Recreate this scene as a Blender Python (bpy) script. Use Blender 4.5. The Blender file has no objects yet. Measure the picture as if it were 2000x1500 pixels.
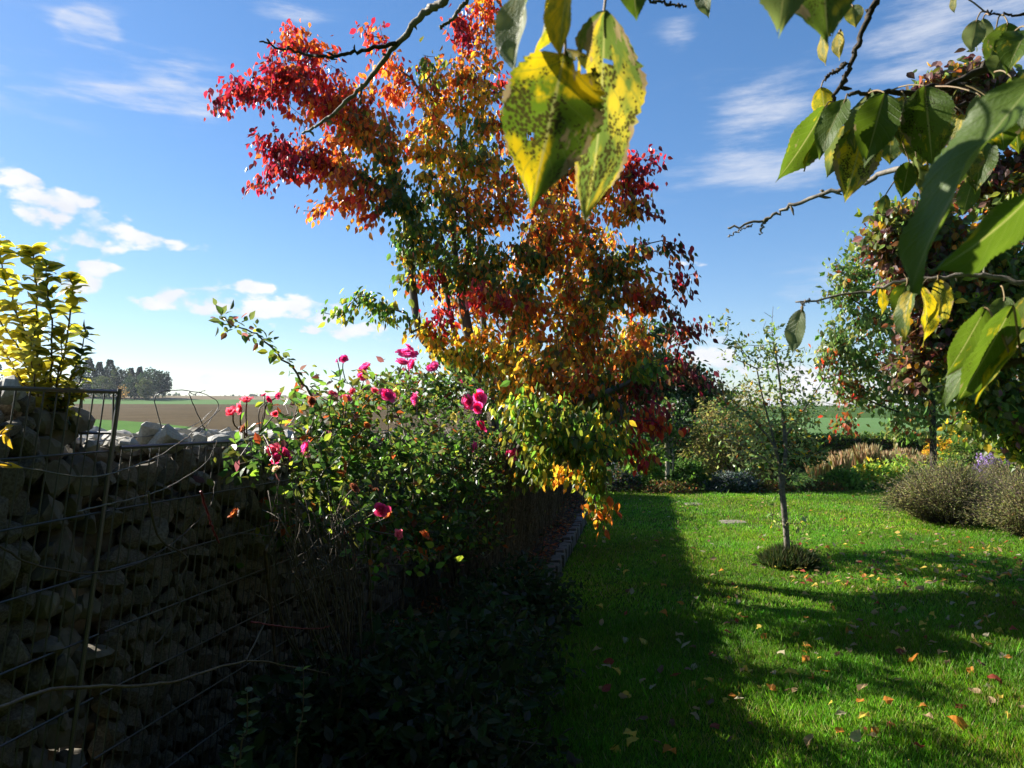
import bpy, math, random
import numpy as np
from mathutils import Matrix, Vector

R = math.radians
rng = np.random.default_rng(11)
random.seed(11)
SC = bpy.context.scene
COL = SC.collection

# ------------------------------------------------------------------ camera
F = 1480.0            # focal length in photo pixels (photo is 2000 wide)
EYE = 1.6
PITCH = math.atan(50 / F)
cam_d = bpy.data.cameras.new('camera')
cam_d.sensor_width = 36
cam_d.lens = 36 * F / 2000
cam_d.clip_start = 0.02
cam_d.clip_end = 9000
cam_d.dof.use_dof = True
cam_d.dof.focus_distance = 7.0
cam_d.dof.aperture_fstop = 20
cam = bpy.data.objects.new('camera', cam_d)
COL.objects.link(cam)
cam.location = (0, 0, EYE)
cam.rotation_euler = (R(90) + PITCH, 0, 0)
SC.camera = cam

# ------------------------------------------------------------------ sun, sky, exposure
SUN_AZ = R(-64)       # left of the view direction (+Y)
SUN_EL = R(29.5)
SKY_STRENGTH = 0.078
SC.view_settings.view_transform = 'Standard'
SC.view_settings.look = 'None'
SC.view_settings.exposure = 1.34
SC.view_settings.gamma = 1
SC.view_settings.use_curve_mapping = False
SC.cycles.max_bounces = 6
SC.cycles.diffuse_bounces = 1
SC.cycles.glossy_bounces = 2
SC.cycles.transmission_bounces = 4
SC.cycles.transparent_max_bounces = 4

sun_d = bpy.data.lights.new('sun', 'SUN')
sun_d.energy = 5.0
sun_d.angle = R(0.5)
sun_d.color = (1.0, 0.94, 0.84)
sun = bpy.data.objects.new('sun', sun_d)
COL.objects.link(sun)
sdir = Vector((math.sin(SUN_AZ) * math.cos(SUN_EL), math.cos(SUN_AZ) * math.cos(SUN_EL), math.sin(SUN_EL)))
sun.rotation_euler = sdir.to_track_quat('Z', 'Y').to_euler()
sun.location = sdir * 50


class NT:
    """tiny helper round a node tree"""
    def __init__(s, nt):
        s.nt = nt

    def n(s, typ, **kw):
        nd = s.nt.nodes.new(typ)
        for k, v in kw.items():
            setattr(nd, k, v)
        return nd

    def link(s, a, b):
        s.nt.links.new(a, b)

    def put(s, sock, v):
        if hasattr(v, 'is_linked') or hasattr(v, 'links'):
            s.link(v, sock)
        else:
            sock.default_value = v

    def math(s, op, a, b=None, c=None, clamp=False):
        nd = s.n('ShaderNodeMath', operation=op)
        nd.use_clamp = clamp
        s.put(nd.inputs[0], a)
        if b is not None:
            s.put(nd.inputs[1], b)
        if c is not None:
            s.put(nd.inputs[2], c)
        return nd.outputs[0]

    def step(s, v, lo, hi):
        nd = s.n('ShaderNodeMapRange', interpolation_type='SMOOTHSTEP')
        s.put(nd.inputs['Value'], v)
        s.put(nd.inputs['From Min'], lo)
        s.put(nd.inputs['From Max'], hi)
        return nd.outputs[0]

    def mix(s, f, a, b, blend='MIX'):
        nd = s.n('ShaderNodeMix', data_type='RGBA', blend_type=blend)
        s.put(nd.inputs[0], f)
        s.put(nd.inputs[6], a if not isinstance(a, tuple) else (*a[:3], 1))
        s.put(nd.inputs[7], b if not isinstance(b, tuple) else (*b[:3], 1))
        return nd.outputs[2]

    def noise(s, vec, scale, detail=4, rough=0.55, out=0):
        nd = s.n('ShaderNodeTexNoise')
        if vec is not None:
            s.link(vec, nd.inputs['Vector'])
        nd.inputs['Scale'].default_value = scale
        nd.inputs['Detail'].default_value = detail
        nd.inputs['Roughness'].default_value = rough
        return nd.outputs[out]


world = bpy.data.worlds.new('World')
SC.world = world
world.use_nodes = True
world.node_tree.nodes.clear()
W = NT(world.node_tree)
sky = W.n('ShaderNodeTexSky', sky_type='NISHITA')
sky.sun_disc = False
sky.sun_elevation = SUN_EL
sky.sun_rotation = SUN_AZ
sky.altitude = 400
sky.air_density = 1.0
sky.dust_density = 0.25
sky.ozone_density = 1.6


def px_azel(px, py):
    u, v = (px - 1000) / F, (750 - py) / F
    y = math.cos(PITCH) - math.sin(PITCH) * v
    z = math.sin(PITCH) + math.cos(PITCH) * v
    return math.atan2(u, y), math.atan2(z, math.hypot(u, y))


tc = W.n('ShaderNodeTexCoord')
sep = W.n('ShaderNodeSeparateXYZ')
W.link(tc.outputs['Generated'], sep.inputs[0])
az = W.math('ARCTAN2', sep.outputs[0], sep.outputs[1])
el = W.math('ARCSINE', sep.outputs[2])
comb = W.n('ShaderNodeCombineXYZ')
W.link(az, comb.inputs[0])
W.link(W.math('MULTIPLY', el, 1.7), comb.inputs[1])
wv = comb.outputs[0]
n_big = W.noise(wv, 9.0, 9, 0.58)
n_fine = W.noise(wv, 26.0, 8, 0.6)
# cumulus banks in the lower sky (direction, half sizes in pixels of 1/1480 rad)
cumulus = [(10, 355, 60, 32), (70, 385, 60, 30), (140, 415, 50, 20), (150, 455, 60, 22), (230, 462, 60, 24), (320, 480, 60, 15), (165, 560, 32, 34), (210, 522, 34, 12),
           (370, 585, 55, 32), (430, 592, 50, 22), (505, 580, 60, 34), (580, 600, 60, 22), (640, 608, 40, 14), (290, 592, 30, 14), (420, 740, 60, 14), (690, 645, 90, 25),
           (1395, 690, 70, 50), (1560, 740, 70, 55), (1640, 800, 110, 40), (1345, 505, 30, 18), (1250, 650, 80, 30),
           (1850, 760, 120, 40), (2300, 600, 200, 60), (-300, 500, 200, 60), (-500, 300, 160, 50), (2700, 450, 200, 60)]
tot = None
for (px, py, sx, sy) in cumulus:
    a, e = px_azel(px, py)
    dx = W.math('MULTIPLY', W.math('SUBTRACT', az, a), F / sx)
    dy = W.math('MULTIPLY', W.math('SUBTRACT', el, e), F / sy)
    q = W.math('ADD', W.math('MULTIPLY', dx, dx), W.math('MULTIPLY', dy, dy))
    g = W.math('EXPONENT', W.math('MULTIPLY', q, -0.8))
    tot = g if tot is None else W.math('ADD', tot, g)
tot = W.math('MINIMUM', tot, 1.0)
vo = W.n('ShaderNodeTexVoronoi', feature='SMOOTH_F1')
vo.inputs['Scale'].default_value = 30
vo.inputs['Smoothness'].default_value = 0.35
wrp = W.n('ShaderNodeVectorMath', operation='MULTIPLY_ADD')
wn = W.n('ShaderNodeTexNoise')
W.link(wv, wn.inputs['Vector'])
wn.inputs['Scale'].default_value = 40
wn.inputs['Detail'].default_value = 5
W.link(wn.outputs['Color'], wrp.inputs[0])
wrp.inputs[1].default_value = (.05, .05, 0)
W.link(wv, wrp.inputs[2])
W.link(wrp.outputs[0], vo.inputs['Vector'])
puff = W.math('MULTIPLY', W.math('SUBTRACT', 0.42, vo.outputs['Distance']), 1.1)
dens = W.math('ADD', W.math('ADD', tot, puff), W.math('MULTIPLY', W.math('SUBTRACT', n_big, 0.5), 0.9))
dens = W.math('ADD', dens, W.math('MULTIPLY', W.math('SUBTRACT', n_fine, 0.5), 1.0))
dens = W.math('MULTIPLY', W.step(dens, 0.56, 1.0), W.step(tot, 0.12, 0.45))
# thin high cirrus streaks
mp = W.n('ShaderNodeMapping')
mp.inputs['Rotation'].default_value = (0, 0, R(-14))
mp.inputs['Scale'].default_value = (1.0, 3.0, 1)
W.link(wv, mp.inputs[0])
cir = W.noise(mp.outputs[0], 5.5, 9, 0.62)
cirrus = [(170, 50, 60, 34), (170, 50, 40, 25), (340, 135, 90, 40), (240, 195, 110, 20), (260, 190, 60, 14), (560, 20, 90, 30), (400, 200, 60, 30), (1480, 210, 120, 60),
          (1850, 60, 200, 100), (1500, 330, 200, 60), (1330, 70, 50, 40), (2400, 100, 300, 150), (-200, 100, 250, 80), (1650, 560, 200, 40)]
ct = None
for (px, py, sx, sy) in cirrus:
    a, e = px_azel(px, py)
    dx = W.math('MULTIPLY', W.math('SUBTRACT', az, a), F / sx)
    dy = W.math('MULTIPLY', W.math('SUBTRACT', el, e), F / sy)
    q = W.math('ADD', W.math('MULTIPLY', dx, dx), W.math('MULTIPLY', dy, dy))
    g = W.math('EXPONENT', W.math('MULTIPLY', q, -1.0))
    ct = g if ct is None else W.math('ADD', ct, g)
ct = W.math('MINIMUM', ct, 1.0)
cden = W.math('MULTIPLY', W.step(W.math('ADD', cir, W.math('MULTIPLY', ct, 0.22)), 0.58, 0.90), W.math('MULTIPLY_ADD', ct, 0.7, 0.03))
hsv = W.n('ShaderNodeHueSaturation')
hsv.inputs['Saturation'].default_value = 1.26
gm = W.n('ShaderNodeGamma')
gm.inputs['Gamma'].default_value = 0.82
W.link(W.mix(1.0, sky.outputs[0], (.93, 1.0, 1.17), 'MULTIPLY'), gm.inputs['Color'])
W.link(gm.outputs[0], hsv.inputs['Color'])
CLOUD = 5.4
shade = W.step(W.noise(wv, 14.0, 4, 0.5), 0.3, 0.75)
ccol = W.mix(shade, (CLOUD * 0.80, CLOUD * 0.83, CLOUD * 0.9), (CLOUD, CLOUD, CLOUD * 1.02))
c1 = W.mix(cden, hsv.outputs[0], (CLOUD * 0.8, CLOUD * 0.83, CLOUD * 0.9))
c2 = W.mix(dens, c1, ccol)
bg = W.n('ShaderNodeBackground')
bg.inputs['Strength'].default_value = SKY_STRENGTH
W.link(c2, bg.inputs['Color'])
wo = W.n('ShaderNodeOutputWorld')
W.link(bg.outputs[0], wo.inputs['Surface'])


# ------------------------------------------------------------------ picture <-> place
def P(px, py, Y):
    """the point seen at photo pixel (px, py) lying Y metres ahead"""
    u, v = (px - 1000) / F, (750 - py) / F
    y = math.cos(PITCH) - math.sin(PITCH) * v
    z = math.sin(PITCH) + math.cos(PITCH) * v
    k = Y / y
    return np.array([u * k, Y, EYE + z * k])


def G(px, py, z0=0.0):
    u, v = (px - 1000) / F, (750 - py) / F
    y = math.cos(PITCH) - math.sin(PITCH) * v
    z = math.sin(PITCH) + math.cos(PITCH) * v
    k = (z0 - EYE) / z
    return np.array([u * k, y * k, z0])


TH = R(10)            # the wall and the bed run 10 degrees to the right of the view
CT, ST = math.cos(TH), math.sin(TH)


def LW(s, lat, z=0.0):
    """s metres along the wall, lat metres to its right of the camera"""
    return np.array([s * ST + lat * CT, s * CT - lat * ST, z])


def bedY(px, lat):
    u = (px - 1000) / F
    return lat / (u * CT - ST)


def nrm(a):
    return a / np.maximum(np.linalg.norm(a, axis=-1, keepdims=True), 1e-9)


# ------------------------------------------------------------------ objects
def thing(name, label, cat, loc, group=None):
    o = bpy.data.objects.new(name, None)
    COL.objects.link(o)
    o.location = tuple(float(v) for v in loc)
    o.empty_display_size = 0.1
    o['label'] = label
    o['category'] = cat
    if group:
        o['group'] = group
    return o


def tag(o, label, cat, group=None):
    o['label'] = label
    o['category'] = cat
    if group:
        o['group'] = group
    return o


def origin(o):
    v = np.zeros(3)
    while o is not None:
        v += np.array(o.location)
        o = o.parent
    return v


def mesh(name, V, faces, C=None, smooth=False, uv=None):
    """faces: list of int arrays of shape (m,3) or (m,4)"""
    me = bpy.data.meshes.new(name)
    V = np.ascontiguousarray(V, dtype=np.float32)
    faces = [np.asarray(f, dtype=np.int32) for f in faces if len(f)]
    nl = sum(f.size for f in faces)
    npoly = sum(len(f) for f in faces)
    me.vertices.add(len(V))
    me.vertices.foreach_set('co', V.ravel())
    me.loops.add(nl)
    li = np.concatenate([f.ravel() for f in faces])
    me.loops.foreach_set('vertex_index', li)
    me.polygons.add(npoly)
    tot_ = np.concatenate([np.full(len(f), f.shape[1], np.int32) for f in faces])
    st = np.concatenate([[0], np.cumsum(tot_)[:-1]]).astype(np.int32)
    me.polygons.foreach_set('loop_start', st)
    if smooth:
        me.polygons.foreach_set('use_smooth', np.ones(npoly, bool))
    else:
        me.polygons.foreach_set('use_smooth', np.zeros(npoly, bool))
    me.update(calc_edges=True)
    if C is not None:
        at = me.color_attributes.new('Col', 'FLOAT_COLOR', 'POINT')
        cc = np.ones((len(V), 4), np.float32)
        cc[:, :3] = C
        at.data.foreach_set('color', cc.ravel())
    if uv is not None:
        ul = me.uv_layers.new(name='UVMap')
        ul.data.foreach_set('uv', np.asarray(uv, np.float32)[li].ravel())
    return me


def obj(name, me, mat, parent=None, kind=None):
    o = bpy.data.objects.new(name, me)
    COL.objects.link(o)
    if mat is not None and len(me.materials) == 0:
        me.materials.append(mat)
    if parent is not None:
        o.parent = parent
    if kind:
        o['kind'] = kind
    return o


def build(name, V, faces, mat, parent=None, C=None, smooth=False, kind=None, uv=None):
    V = np.asarray(V, float)
    if parent is not None:
        V = V - origin(parent)
    return obj(name, mesh(name, V, faces, C, smooth, uv), mat, parent, kind)


# ------------------------------------------------------------------ geometry helpers
LEAF6 = (np.array([[0, 0, 0], [-.40, .26, .05], [-.44, .55, .05], [0, 1, -.10], [.44, .55, .05], [.40, .26, .05], [0, .48, -.035]]),
         np.array([[0, 6, 1], [1, 6, 2], [2, 6, 3], [3, 6, 4], [4, 6, 5], [5, 6, 0]]))
LEAF4 = (np.array([[0, 0, 0], [-.5, .45, .06], [0, 1, -.08], [.5, .45, .06], [0, .5, -.02]]),
         np.array([[0, 4, 1], [1, 4, 2], [2, 4, 3], [3, 4, 0]]))
LEAF2 = (np.array([[0, 0, 0], [-.5, .45, .08], [0, 1, 0], [.5, .45, .08]]), np.array([[0, 2, 1], [0, 3, 2]]))


def frames(d, n):
    d = nrm(d)
    s = nrm(np.cross(d, n))
    n = np.cross(s, d)
    return s, d, n


def leaves(pos, d, n, L, Wd, C, tpl=LEAF6):
    T, Fc = tpl
    N = len(pos)
    s, d, n = frames(d, n)
    L = np.broadcast_to(np.asarray(L, float), (N,))
    Wd = np.broadcast_to(np.asarray(Wd, float), (N,))
    V = (pos[:, None, :] + T[None, :, 0, None] * (s * Wd[:, None])[:, None, :] + T[None, :, 1, None] * (d * L[:, None])[:, None, :]
         + T[None, :, 2, None] * (n * L[:, None])[:, None, :])
    k = len(T)
    Fa = (Fc[None] + (np.arange(N) * k)[:, None, None]).reshape(-1, Fc.shape[1])
    Cv = np.repeat(C, k, axis=0)
    return V.reshape(-1, 3), Fa, Cv


def prisms(p0, p1, r0, r1, k=4):
    N = len(p0)
    d = nrm(p1 - p0)
    ref = np.where(np.abs(d[:, 2:3]) > .9, np.array([[1., 0, 0]]), np.array([[0, 0, 1.]]))
    a = nrm(np.cross(d, ref))
    b = np.cross(d, a)
    ang = np.arange(k) * 2 * math.pi / k
    ring = np.cos(ang)[None, :, None] * a[:, None] + np.sin(ang)[None, :, None] * b[:, None]
    r0 = np.broadcast_to(np.asarray(r0, float), (N,))
    r1 = np.broadcast_to(np.asarray(r1, float), (N,))
    V = np.concatenate([p0[:, None] + ring * r0[:, None, None], p1[:, None] + ring * r1[:, None, None]], 1)
    i = np.arange(k)
    j = (i + 1) % k
    q = np.stack([i, j, j + k, i + k], 1)
    Fa = (q[None] + (np.arange(N) * 2 * k)[:, None, None]).reshape(-1, 4)
    return V.reshape(-1, 3), Fa


def tube(pts, rad, k=6, caps=True):
    pts = np.asarray(pts, float)
    n = len(pts)
    rad = np.broadcast_to(np.asarray(rad, float), (n,))
    t = nrm(np.gradient(pts, axis=0))
    a = np.cross(t[0], [0.3, 0.2, 1.0] if abs(t[0][2]) < .9 else [1, 0, 0])
    V = []
    ang = np.arange(k) * 2 * math.pi / k
    for i in range(n):
        a = a - t[i] * np.dot(a, t[i])
        a = a / max(np.linalg.norm(a), 1e-9)
        b = np.cross(t[i], a)
        V.append(pts[i] + rad[i] * (np.cos(ang)[:, None] * a + np.sin(ang)[:, None] * b))
    V = np.concatenate(V)
    Fq = []
    for i in range(n - 1):
        for j in range(k):
            Fq.append([i * k + j, i * k + (j + 1) % k, (i + 1) * k + (j + 1) % k, (i + 1) * k + j])
    Fq = np.array(Fq)
    tri = []
    if caps:
        for j in range(1, k - 1):
            tri.append([0, j + 1, j])
            tri.append([(n - 1) * k, (n - 1) * k + j, (n - 1) * k + j + 1])
    return V, Fq, np.array(tri, dtype=int).reshape(-1, 3)


def smooth_path(pts, n=24, wob=0.0, r=rng):
    pts = np.asarray(pts, float)
    m = len(pts)
    t = np.linspace(0, m - 1, n)
    out = []
    for x in t:
        i = min(int(x), m - 2)
        f = x - i
        p0, p1, p2, p3 = pts[max(i - 1, 0)], pts[i], pts[i + 1], pts[min(i + 2, m - 1)]
        out.append(.5 * ((2 * p1) + (-p0 + p2) * f + (2 * p0 - 5 * p1 + 4 * p2 - p3) * f * f + (-p0 + 3 * p1 - 3 * p2 + p3) * f ** 3))
    out = np.array(out)
    if wob:
        w = r.normal(0, wob, out.shape)
        w[0] = 0
        out += w
    return out


class Join:
    def __init__(s):
        s.V, s.F, s.C, s.n = [], [], [], 0

    def add(s, V, faces, C=None):
        s.V.append(V)
        for f in faces:
            if len(f):
                s.F.append(np.asarray(f) + s.n)
        if C is not None:
            s.C.append(np.broadcast_to(np.asarray(C, float), (len(V), 3)))
        s.n += len(V)

    def build(s, name, mat, parent=None, smooth=False, kind=None):
        tri = [f for f in s.F if f.shape[1] == 3]
        qd = [f for f in s.F if f.shape[1] == 4]
        fs = ([np.concatenate(tri)] if tri else []) + ([np.concatenate(qd)] if qd else [])
        return build(name, np.concatenate(s.V), fs, mat, parent, np.concatenate(s.C) if s.C else None, smooth, kind)


# ------------------------------------------------------------------ materials
def new_mat(name):
    m = bpy.data.materials.new(name)
    m.use_nodes = True
    m.node_tree.nodes.clear()
    return m, NT(m.node_tree)


def leaf_mat(name, trans=0.45, rough=0.38, spec=0.5, tmul=1.7, attr=True, color=None):
    m, N = new_mat(name)
    if attr:
        a = N.n('ShaderNodeAttribute', attribute_name='Col')
        col = a.outputs['Color']
    else:
        rg = N.n('ShaderNodeRGB')
        rg.outputs[0].default_value = (*color, 1)
        col = rg.outputs[0]
    tcn = N.n('ShaderNodeTexCoord')
    nz = N.noise(tcn.outputs['Object'], 22.0, 3, 0.6)
    colv = N.mix(1.0, col, N.mix(nz, (0.85, 0.85, 0.85), (1.55, 1.55, 1.55)), 'MULTIPLY')
    p = N.n('ShaderNodeBsdfPrincipled')
    N.link(colv, p.inputs['Base Color'])
    p.inputs['Roughness'].default_value = rough
    p.inputs['Specular IOR Level'].default_value = spec
    t = N.n('ShaderNodeBsdfTranslucent')
    N.link(N.mix(1.0, colv, (tmul, tmul, tmul), 'MULTIPLY'), t.inputs['Color'])
    mx = N.n('ShaderNodeMixShader')
    mx.inputs[0].default_value = trans
    N.link(p.outputs[0], mx.inputs[1])
    N.link(t.outputs[0], mx.inputs[2])
    o = N.n('ShaderNodeOutputMaterial')
    N.link(mx.outputs[0], o.inputs['Surface'])
    return m


def solid_mat(name, c1, c2, scale=8.0, rough=0.8, bump=0.3, bscale=40.0, detail=6, spec=0.3, metal=0.0, dist=0.01, stretch=None):
    m, N = new_mat(name)
    tcn = N.n('ShaderNodeTexCoord')
    vec = tcn.outputs['Object']
    if stretch:
        mp_ = N.n('ShaderNodeMapping')
        mp_.inputs['Scale'].default_value = stretch
        N.link(vec, mp_.inputs[0])
        vec = mp_.outputs[0]
    f = N.step(N.noise(vec, scale, detail, 0.6), 0.3, 0.7)
    p = N.n('ShaderNodeBsdfPrincipled')
    N.link(N.mix(f, c1, c2), p.inputs['Base Color'])
    p.inputs['Roughness'].default_value = rough
    p.inputs['Metallic'].default_value = metal
    p.inputs['Specular IOR Level'].default_value = spec
    b = N.n('ShaderNodeBump')
    b.inputs['Strength'].default_value = bump
    b.inputs['Distance'].default_value = dist
    N.link(N.noise(vec, bscale, 8, 0.6), b.inputs['Height'])
    N.link(b.outputs[0], p.inputs['Normal'])
    o = N.n('ShaderNodeOutputMaterial')
    N.link(p.outputs[0], o.inputs['Surface'])
    return m


M_leaf = leaf_mat('leaf', 0.48, 0.36, 0.4, 2.1)
M_autumn = leaf_mat('autumn_leaf', 0.55, 0.34, 0.4, 2.3)
M_leaf_matt = leaf_mat('leaf_matt', 0.4, 0.6, 0.2, 2.0)
M_grass = leaf_mat('grass_blade', 0.45, 0.5, 0.18, 1.9)
M_petal = leaf_mat('petal', 0.55, 0.55, 0.2, 1.5)
M_bark = solid_mat('bark', (.075, .06, .045), (.15, .125, .10), 14, .85, .6, 60, stretch=(1, 1, .35))
M_bark_dark = solid_mat('bark_dark', (.035, .028, .022), (.08, .065, .05), 14, .85, .6, 60)
M_bark_grey = solid_mat('bark_grey', (.12, .105, .085), (.26, .23, .19), 40, .7, .5, 160, dist=.003)
M_twig = solid_mat('twig', (.06, .045, .03), (.13, .10, .07), 20, .7, .3, 80)
M_stone = solid_mat('limestone', (.11, .093, .064), (.24, .215, .165), 9, .85, .5, 45, dist=.006)  # wall stones, with the deep shade of the face put into the colour
M_pale = solid_mat('sunlit_limestone', (.40, .37, .31), (.58, .56, .50), 9, .85, .5, 45, dist=.006)  # paler copy for the wall top, sunlight put into the colour
M_wire = solid_mat('wire', (.10, .10, .105), (.20, .20, .20), 30, .45, .1, 80, metal=.7, dist=.001)
M_cane = solid_mat('cane', (.085, .06, .035), (.20, .15, .095), 30, .5, .2, 90, dist=.001)
M_redcane = solid_mat('red_cane', (.16, .02, .03), (.26, .04, .05), 30, .5, .2, 90, dist=.001)
M_soil = solid_mat('soil', (.035, .026, .018), (.085, .062, .042), 6, .95, .9, 30, dist=.03)
M_kerb = solid_mat('kerb_stone', (.06, .055, .048), (.14, .13, .115), 12, .85, .5, 60, dist=.004)
M_flag = solid_mat('stepping_stone', (.15, .13, .095), (.26, .23, .18), 9, .9, .4, 50, dist=.004)
M_post = solid_mat('post_wood', (.20, .17, .13), (.36, .32, .26), 10, .8, .4, 40, stretch=(1, 1, .15))
M_straw = leaf_mat('straw', 0.3, 0.55, 0.3, 1.5)


def ground_mat(name, cols, scales, bump=.5, bdist=.03, rough=.95, rows=None):
    m, N = new_mat(name)
    tcn = N.n('ShaderNodeTexCoord')
    vec = tcn.outputs['Object']
    c = N.mix(N.step(N.noise(vec, scales[0], 6, .6), .35, .65), cols[0], cols[1])
    c = N.mix(N.step(N.noise(vec, scales[1], 6, .65), .45, .7), c, cols[2])
    if rows:
        mp_ = N.n('ShaderNodeMapping')
        mp_.inputs['Rotation'].default_value = (0, 0, R(rows[0]))
        N.link(vec, mp_.inputs[0])
        w = N.n('ShaderNodeTexWave', wave_type='BANDS')
        w.inputs['Scale'].default_value = rows[1]
        w.inputs['Distortion'].default_value = 2.5
        w.inputs['Detail'].default_value = 3
        N.link(mp_.outputs[0], w.inputs['Vector'])
        c = N.mix(N.math('MULTIPLY', w.outputs['Fac'], .35), c, cols[3])
    p = N.n('ShaderNodeBsdfPrincipled')
    N.link(c, p.inputs['Base Color'])
    p.inputs['Roughness'].default_value = rough
    p.inputs['Specular IOR Level'].default_value = .03
    b = N.n('ShaderNodeBump')
    b.inputs['Strength'].default_value = bump
    b.inputs['Distance'].default_value = bdist
    N.link(N.noise(vec, scales[1] * 3, 8, .65), b.inputs['Height'])
    N.link(b.outputs[0], p.inputs['Normal'])
    o = N.n('ShaderNodeOutputMaterial')
    N.link(p.outputs[0], o.inputs['Surface'])
    return m


M_lawn = ground_mat('lawn_ground', [(.04, .085, .010), (.06, .12, .012), (.08, .11, .02)], [1.2, 9], 1.0, .03)
M_verge = ground_mat('verge', [(.035, .08, .012), (.05, .11, .018), (.08, .11, .03)], [.4, 4], .8, .05)
M_plough = ground_mat('ploughed_earth', [(.095, .068, .034), (.125, .092, .048), (.075, .054, .028), (.05, .037, .02)], [.12, 1.3], 1, .15, rows=(25, .5))
M_crop = ground_mat('young_crop', [(.055, .14, .022), (.075, .17, .03), (.10, .17, .04)], [.1, 1.5], .6, .1)
M_cropfar = ground_mat('far_crop', [(.085, .16, .05), (.10, .19, .06), (.12, .18, .07)], [.03, .4], .4, .1)
M_stubble = ground_mat('stubble', [(.20, .16, .10), (.26, .21, .14), (.16, .13, .085)], [.05, .6], .5, .1)

# palettes (linear base colours)
CRIM, RED, MAROON = (.20, .010, .022), (.34, .026, .014), (.075, .014, .02)
ORANGE, RUST, BROWN = (.42, .115, .014), (.26, .062, .014), (.10, .05, .02)
YEL, GOLD, YGREEN = (.50, .33, .022), (.44, .22, .016), (.19, .23, .02)
OLIVE, GREEN, DGREEN, BGREEN = (.10, .105, .016), (.05, .10, .016), (.022, .048, .010), (.085, .17, .018)
PLUM, GREYG = (.15, .06, .055), (.09, .10, .075)


def pick(pal, n, r=rng, jit=.22):
    cols = np.array([p[0] for p in pal])
    w = np.array([p[1] for p in pal], float)
    i = r.choice(len(pal), n, p=w / w.sum())
    c = cols[i] * (1 + r.normal(0, jit, (n, 1))).clip(.4, 1.7) * (1 + r.normal(0, .08, (n, 3)))
    return c.clip(.003, .8), i


# ------------------------------------------------------------------ the land
LR = np.array([0, 25, 40, 60, 150, 250, 320, 345, 700, 3500])
LZ = np.array([0, 0, .35, .75, 1.6, 3.3, 5.6, 7.4, 8.5, 9.0])
RR = np.array([0, 60, 130, 200, 400, 3500])
RZ = np.array([0, 0, 0, .4, 3.6, 9.0])


def land_z(a, r):
    t = np.clip((R(6) - a) / R(14), 0, 1)
    t = t * t * (3 - 2 * t)
    return t * np.interp(r, LR, LZ) + (1 - t) * np.interp(r, RR, RZ)


def land(name, a0, a1, r0, r1, mat, nr=12, na=None, dz=0.0, rough=0.0):
    na = na or max(8, int((a1 - a0) / 3))
    A = np.radians(np.linspace(a0, a1, na + 1))
    f0 = r0 if callable(r0) else (lambda a: r0 + 0 * a)
    f1 = r1 if callable(r1) else (lambda a: r1 + 0 * a)
    t = np.linspace(0, 1, nr + 1)
    r = f0(A)[:, None] * (1 - t)[None] + f1(A)[:, None] * t[None]
    a = np.repeat(A[:, None], nr + 1, 1)
    V = np.stack([r * np.sin(a), r * np.cos(a), land_z(a, r) + dz], -1).reshape(-1, 3)
    i, j = np.meshgrid(np.arange(na), np.arange(nr), indexing='ij')
    b = (i * (nr + 1) + j).ravel()
    Fq = np.stack([b, b + nr + 1, b + nr + 2, b + 1], 1)
    Fq = Fq[:, ::-1] if False else Fq[:, [0, 3, 2, 1]]
    return build(name, V, [Fq], mat, None, smooth=True, kind='structure')


strip = lambda a: np.interp(np.degrees(a), [-40, -30, -20, -8, 8], [95, 72, 41, 39, 39])
land('lawn', -180, 180, .02, 14.9, M_lawn, 30, 120)
land('garden_ground', -180, 180, 14.9, 38, M_verge, 12, 90)
land('grass_strip', -180, 8, 38, strip, M_crop, 8, 80)
land('ploughed_field', -180, 8, strip, 245, M_plough, 30, 80)
land('green_field', -180, 8, 245, 318, M_cropfar, 8, 80)
land('stubble_field', -180, 8, 318, 345, M_stubble, 4, 80)
land('stubble_strip', 8, 180, 38, 52, M_stubble, 4, 80)
land('crop_field', 8, 180, 52, 150, M_cropfar, 12, 80)
land('meadow', 8, 180, 150, 345, M_verge, 12, 80)
land('far_land', -180, 180, 345, 900, M_verge, 10, 120)


# ------------------------------------------------------------------ trees
def grow(paths, targets, step=.22, up=.12, wander=.05, r=rng):
    nodes, par, trunk = [], [], []
    for path in paths:
        path = np.asarray(path, float)
        seg = np.linalg.norm(np.diff(path, axis=0), axis=1)
        m = max(4, int(seg.sum() / step))
        sp = smooth_path(path, m)
        if nodes:
            i = int(np.argmin(np.linalg.norm(np.array(nodes) - sp[0], axis=1)))
        else:
            i = -1
        for p in sp:
            nodes.append(p)
            par.append(i)
            trunk.append(True)
            i = len(nodes) - 1
    nt = len(nodes)
    arr = np.zeros((nt + 40 * len(targets) + 10, 3))
    arr[:nt] = nodes
    n = nt
    dmin = np.min(np.linalg.norm(targets[:, None] - arr[None, :nt], axis=2), axis=1)
    tips = np.zeros(len(targets), int)
    for ti in np.argsort(dmin):
        t = targets[ti]
        df = arr[:n] - t
        c = np.linalg.norm(df, axis=1) + .5 * np.maximum(0, df[:, 2])
        i = int(np.argmin(c))
        p0 = arr[i].copy()
        dist = np.linalg.norm(t - p0)
        m = min(38, max(1, int(math.ceil(dist / step))))
        mid = (p0 + t) / 2 + np.array([0, 0, up * dist]) + r.normal(0, wander * dist, 3)
        last = i
        for k in range(1, m + 1):
            f = k / m
            p = (1 - f) ** 2 * p0 + 2 * f * (1 - f) * mid + f * f * t
            arr[n] = p
            par.append(last)
            trunk.append(False)
            last = n
            n += 1
        tips[ti] = last
    par = np.array(par)
    cnt = np.zeros(n)
    cnt[tips] += 1
    for i in range(n - 1, -1, -1):
        if par[i] >= 0:
            cnt[par[i]] += cnt[i]
    return arr[:n], par, cnt, tips, np.array(trunk)


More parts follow.
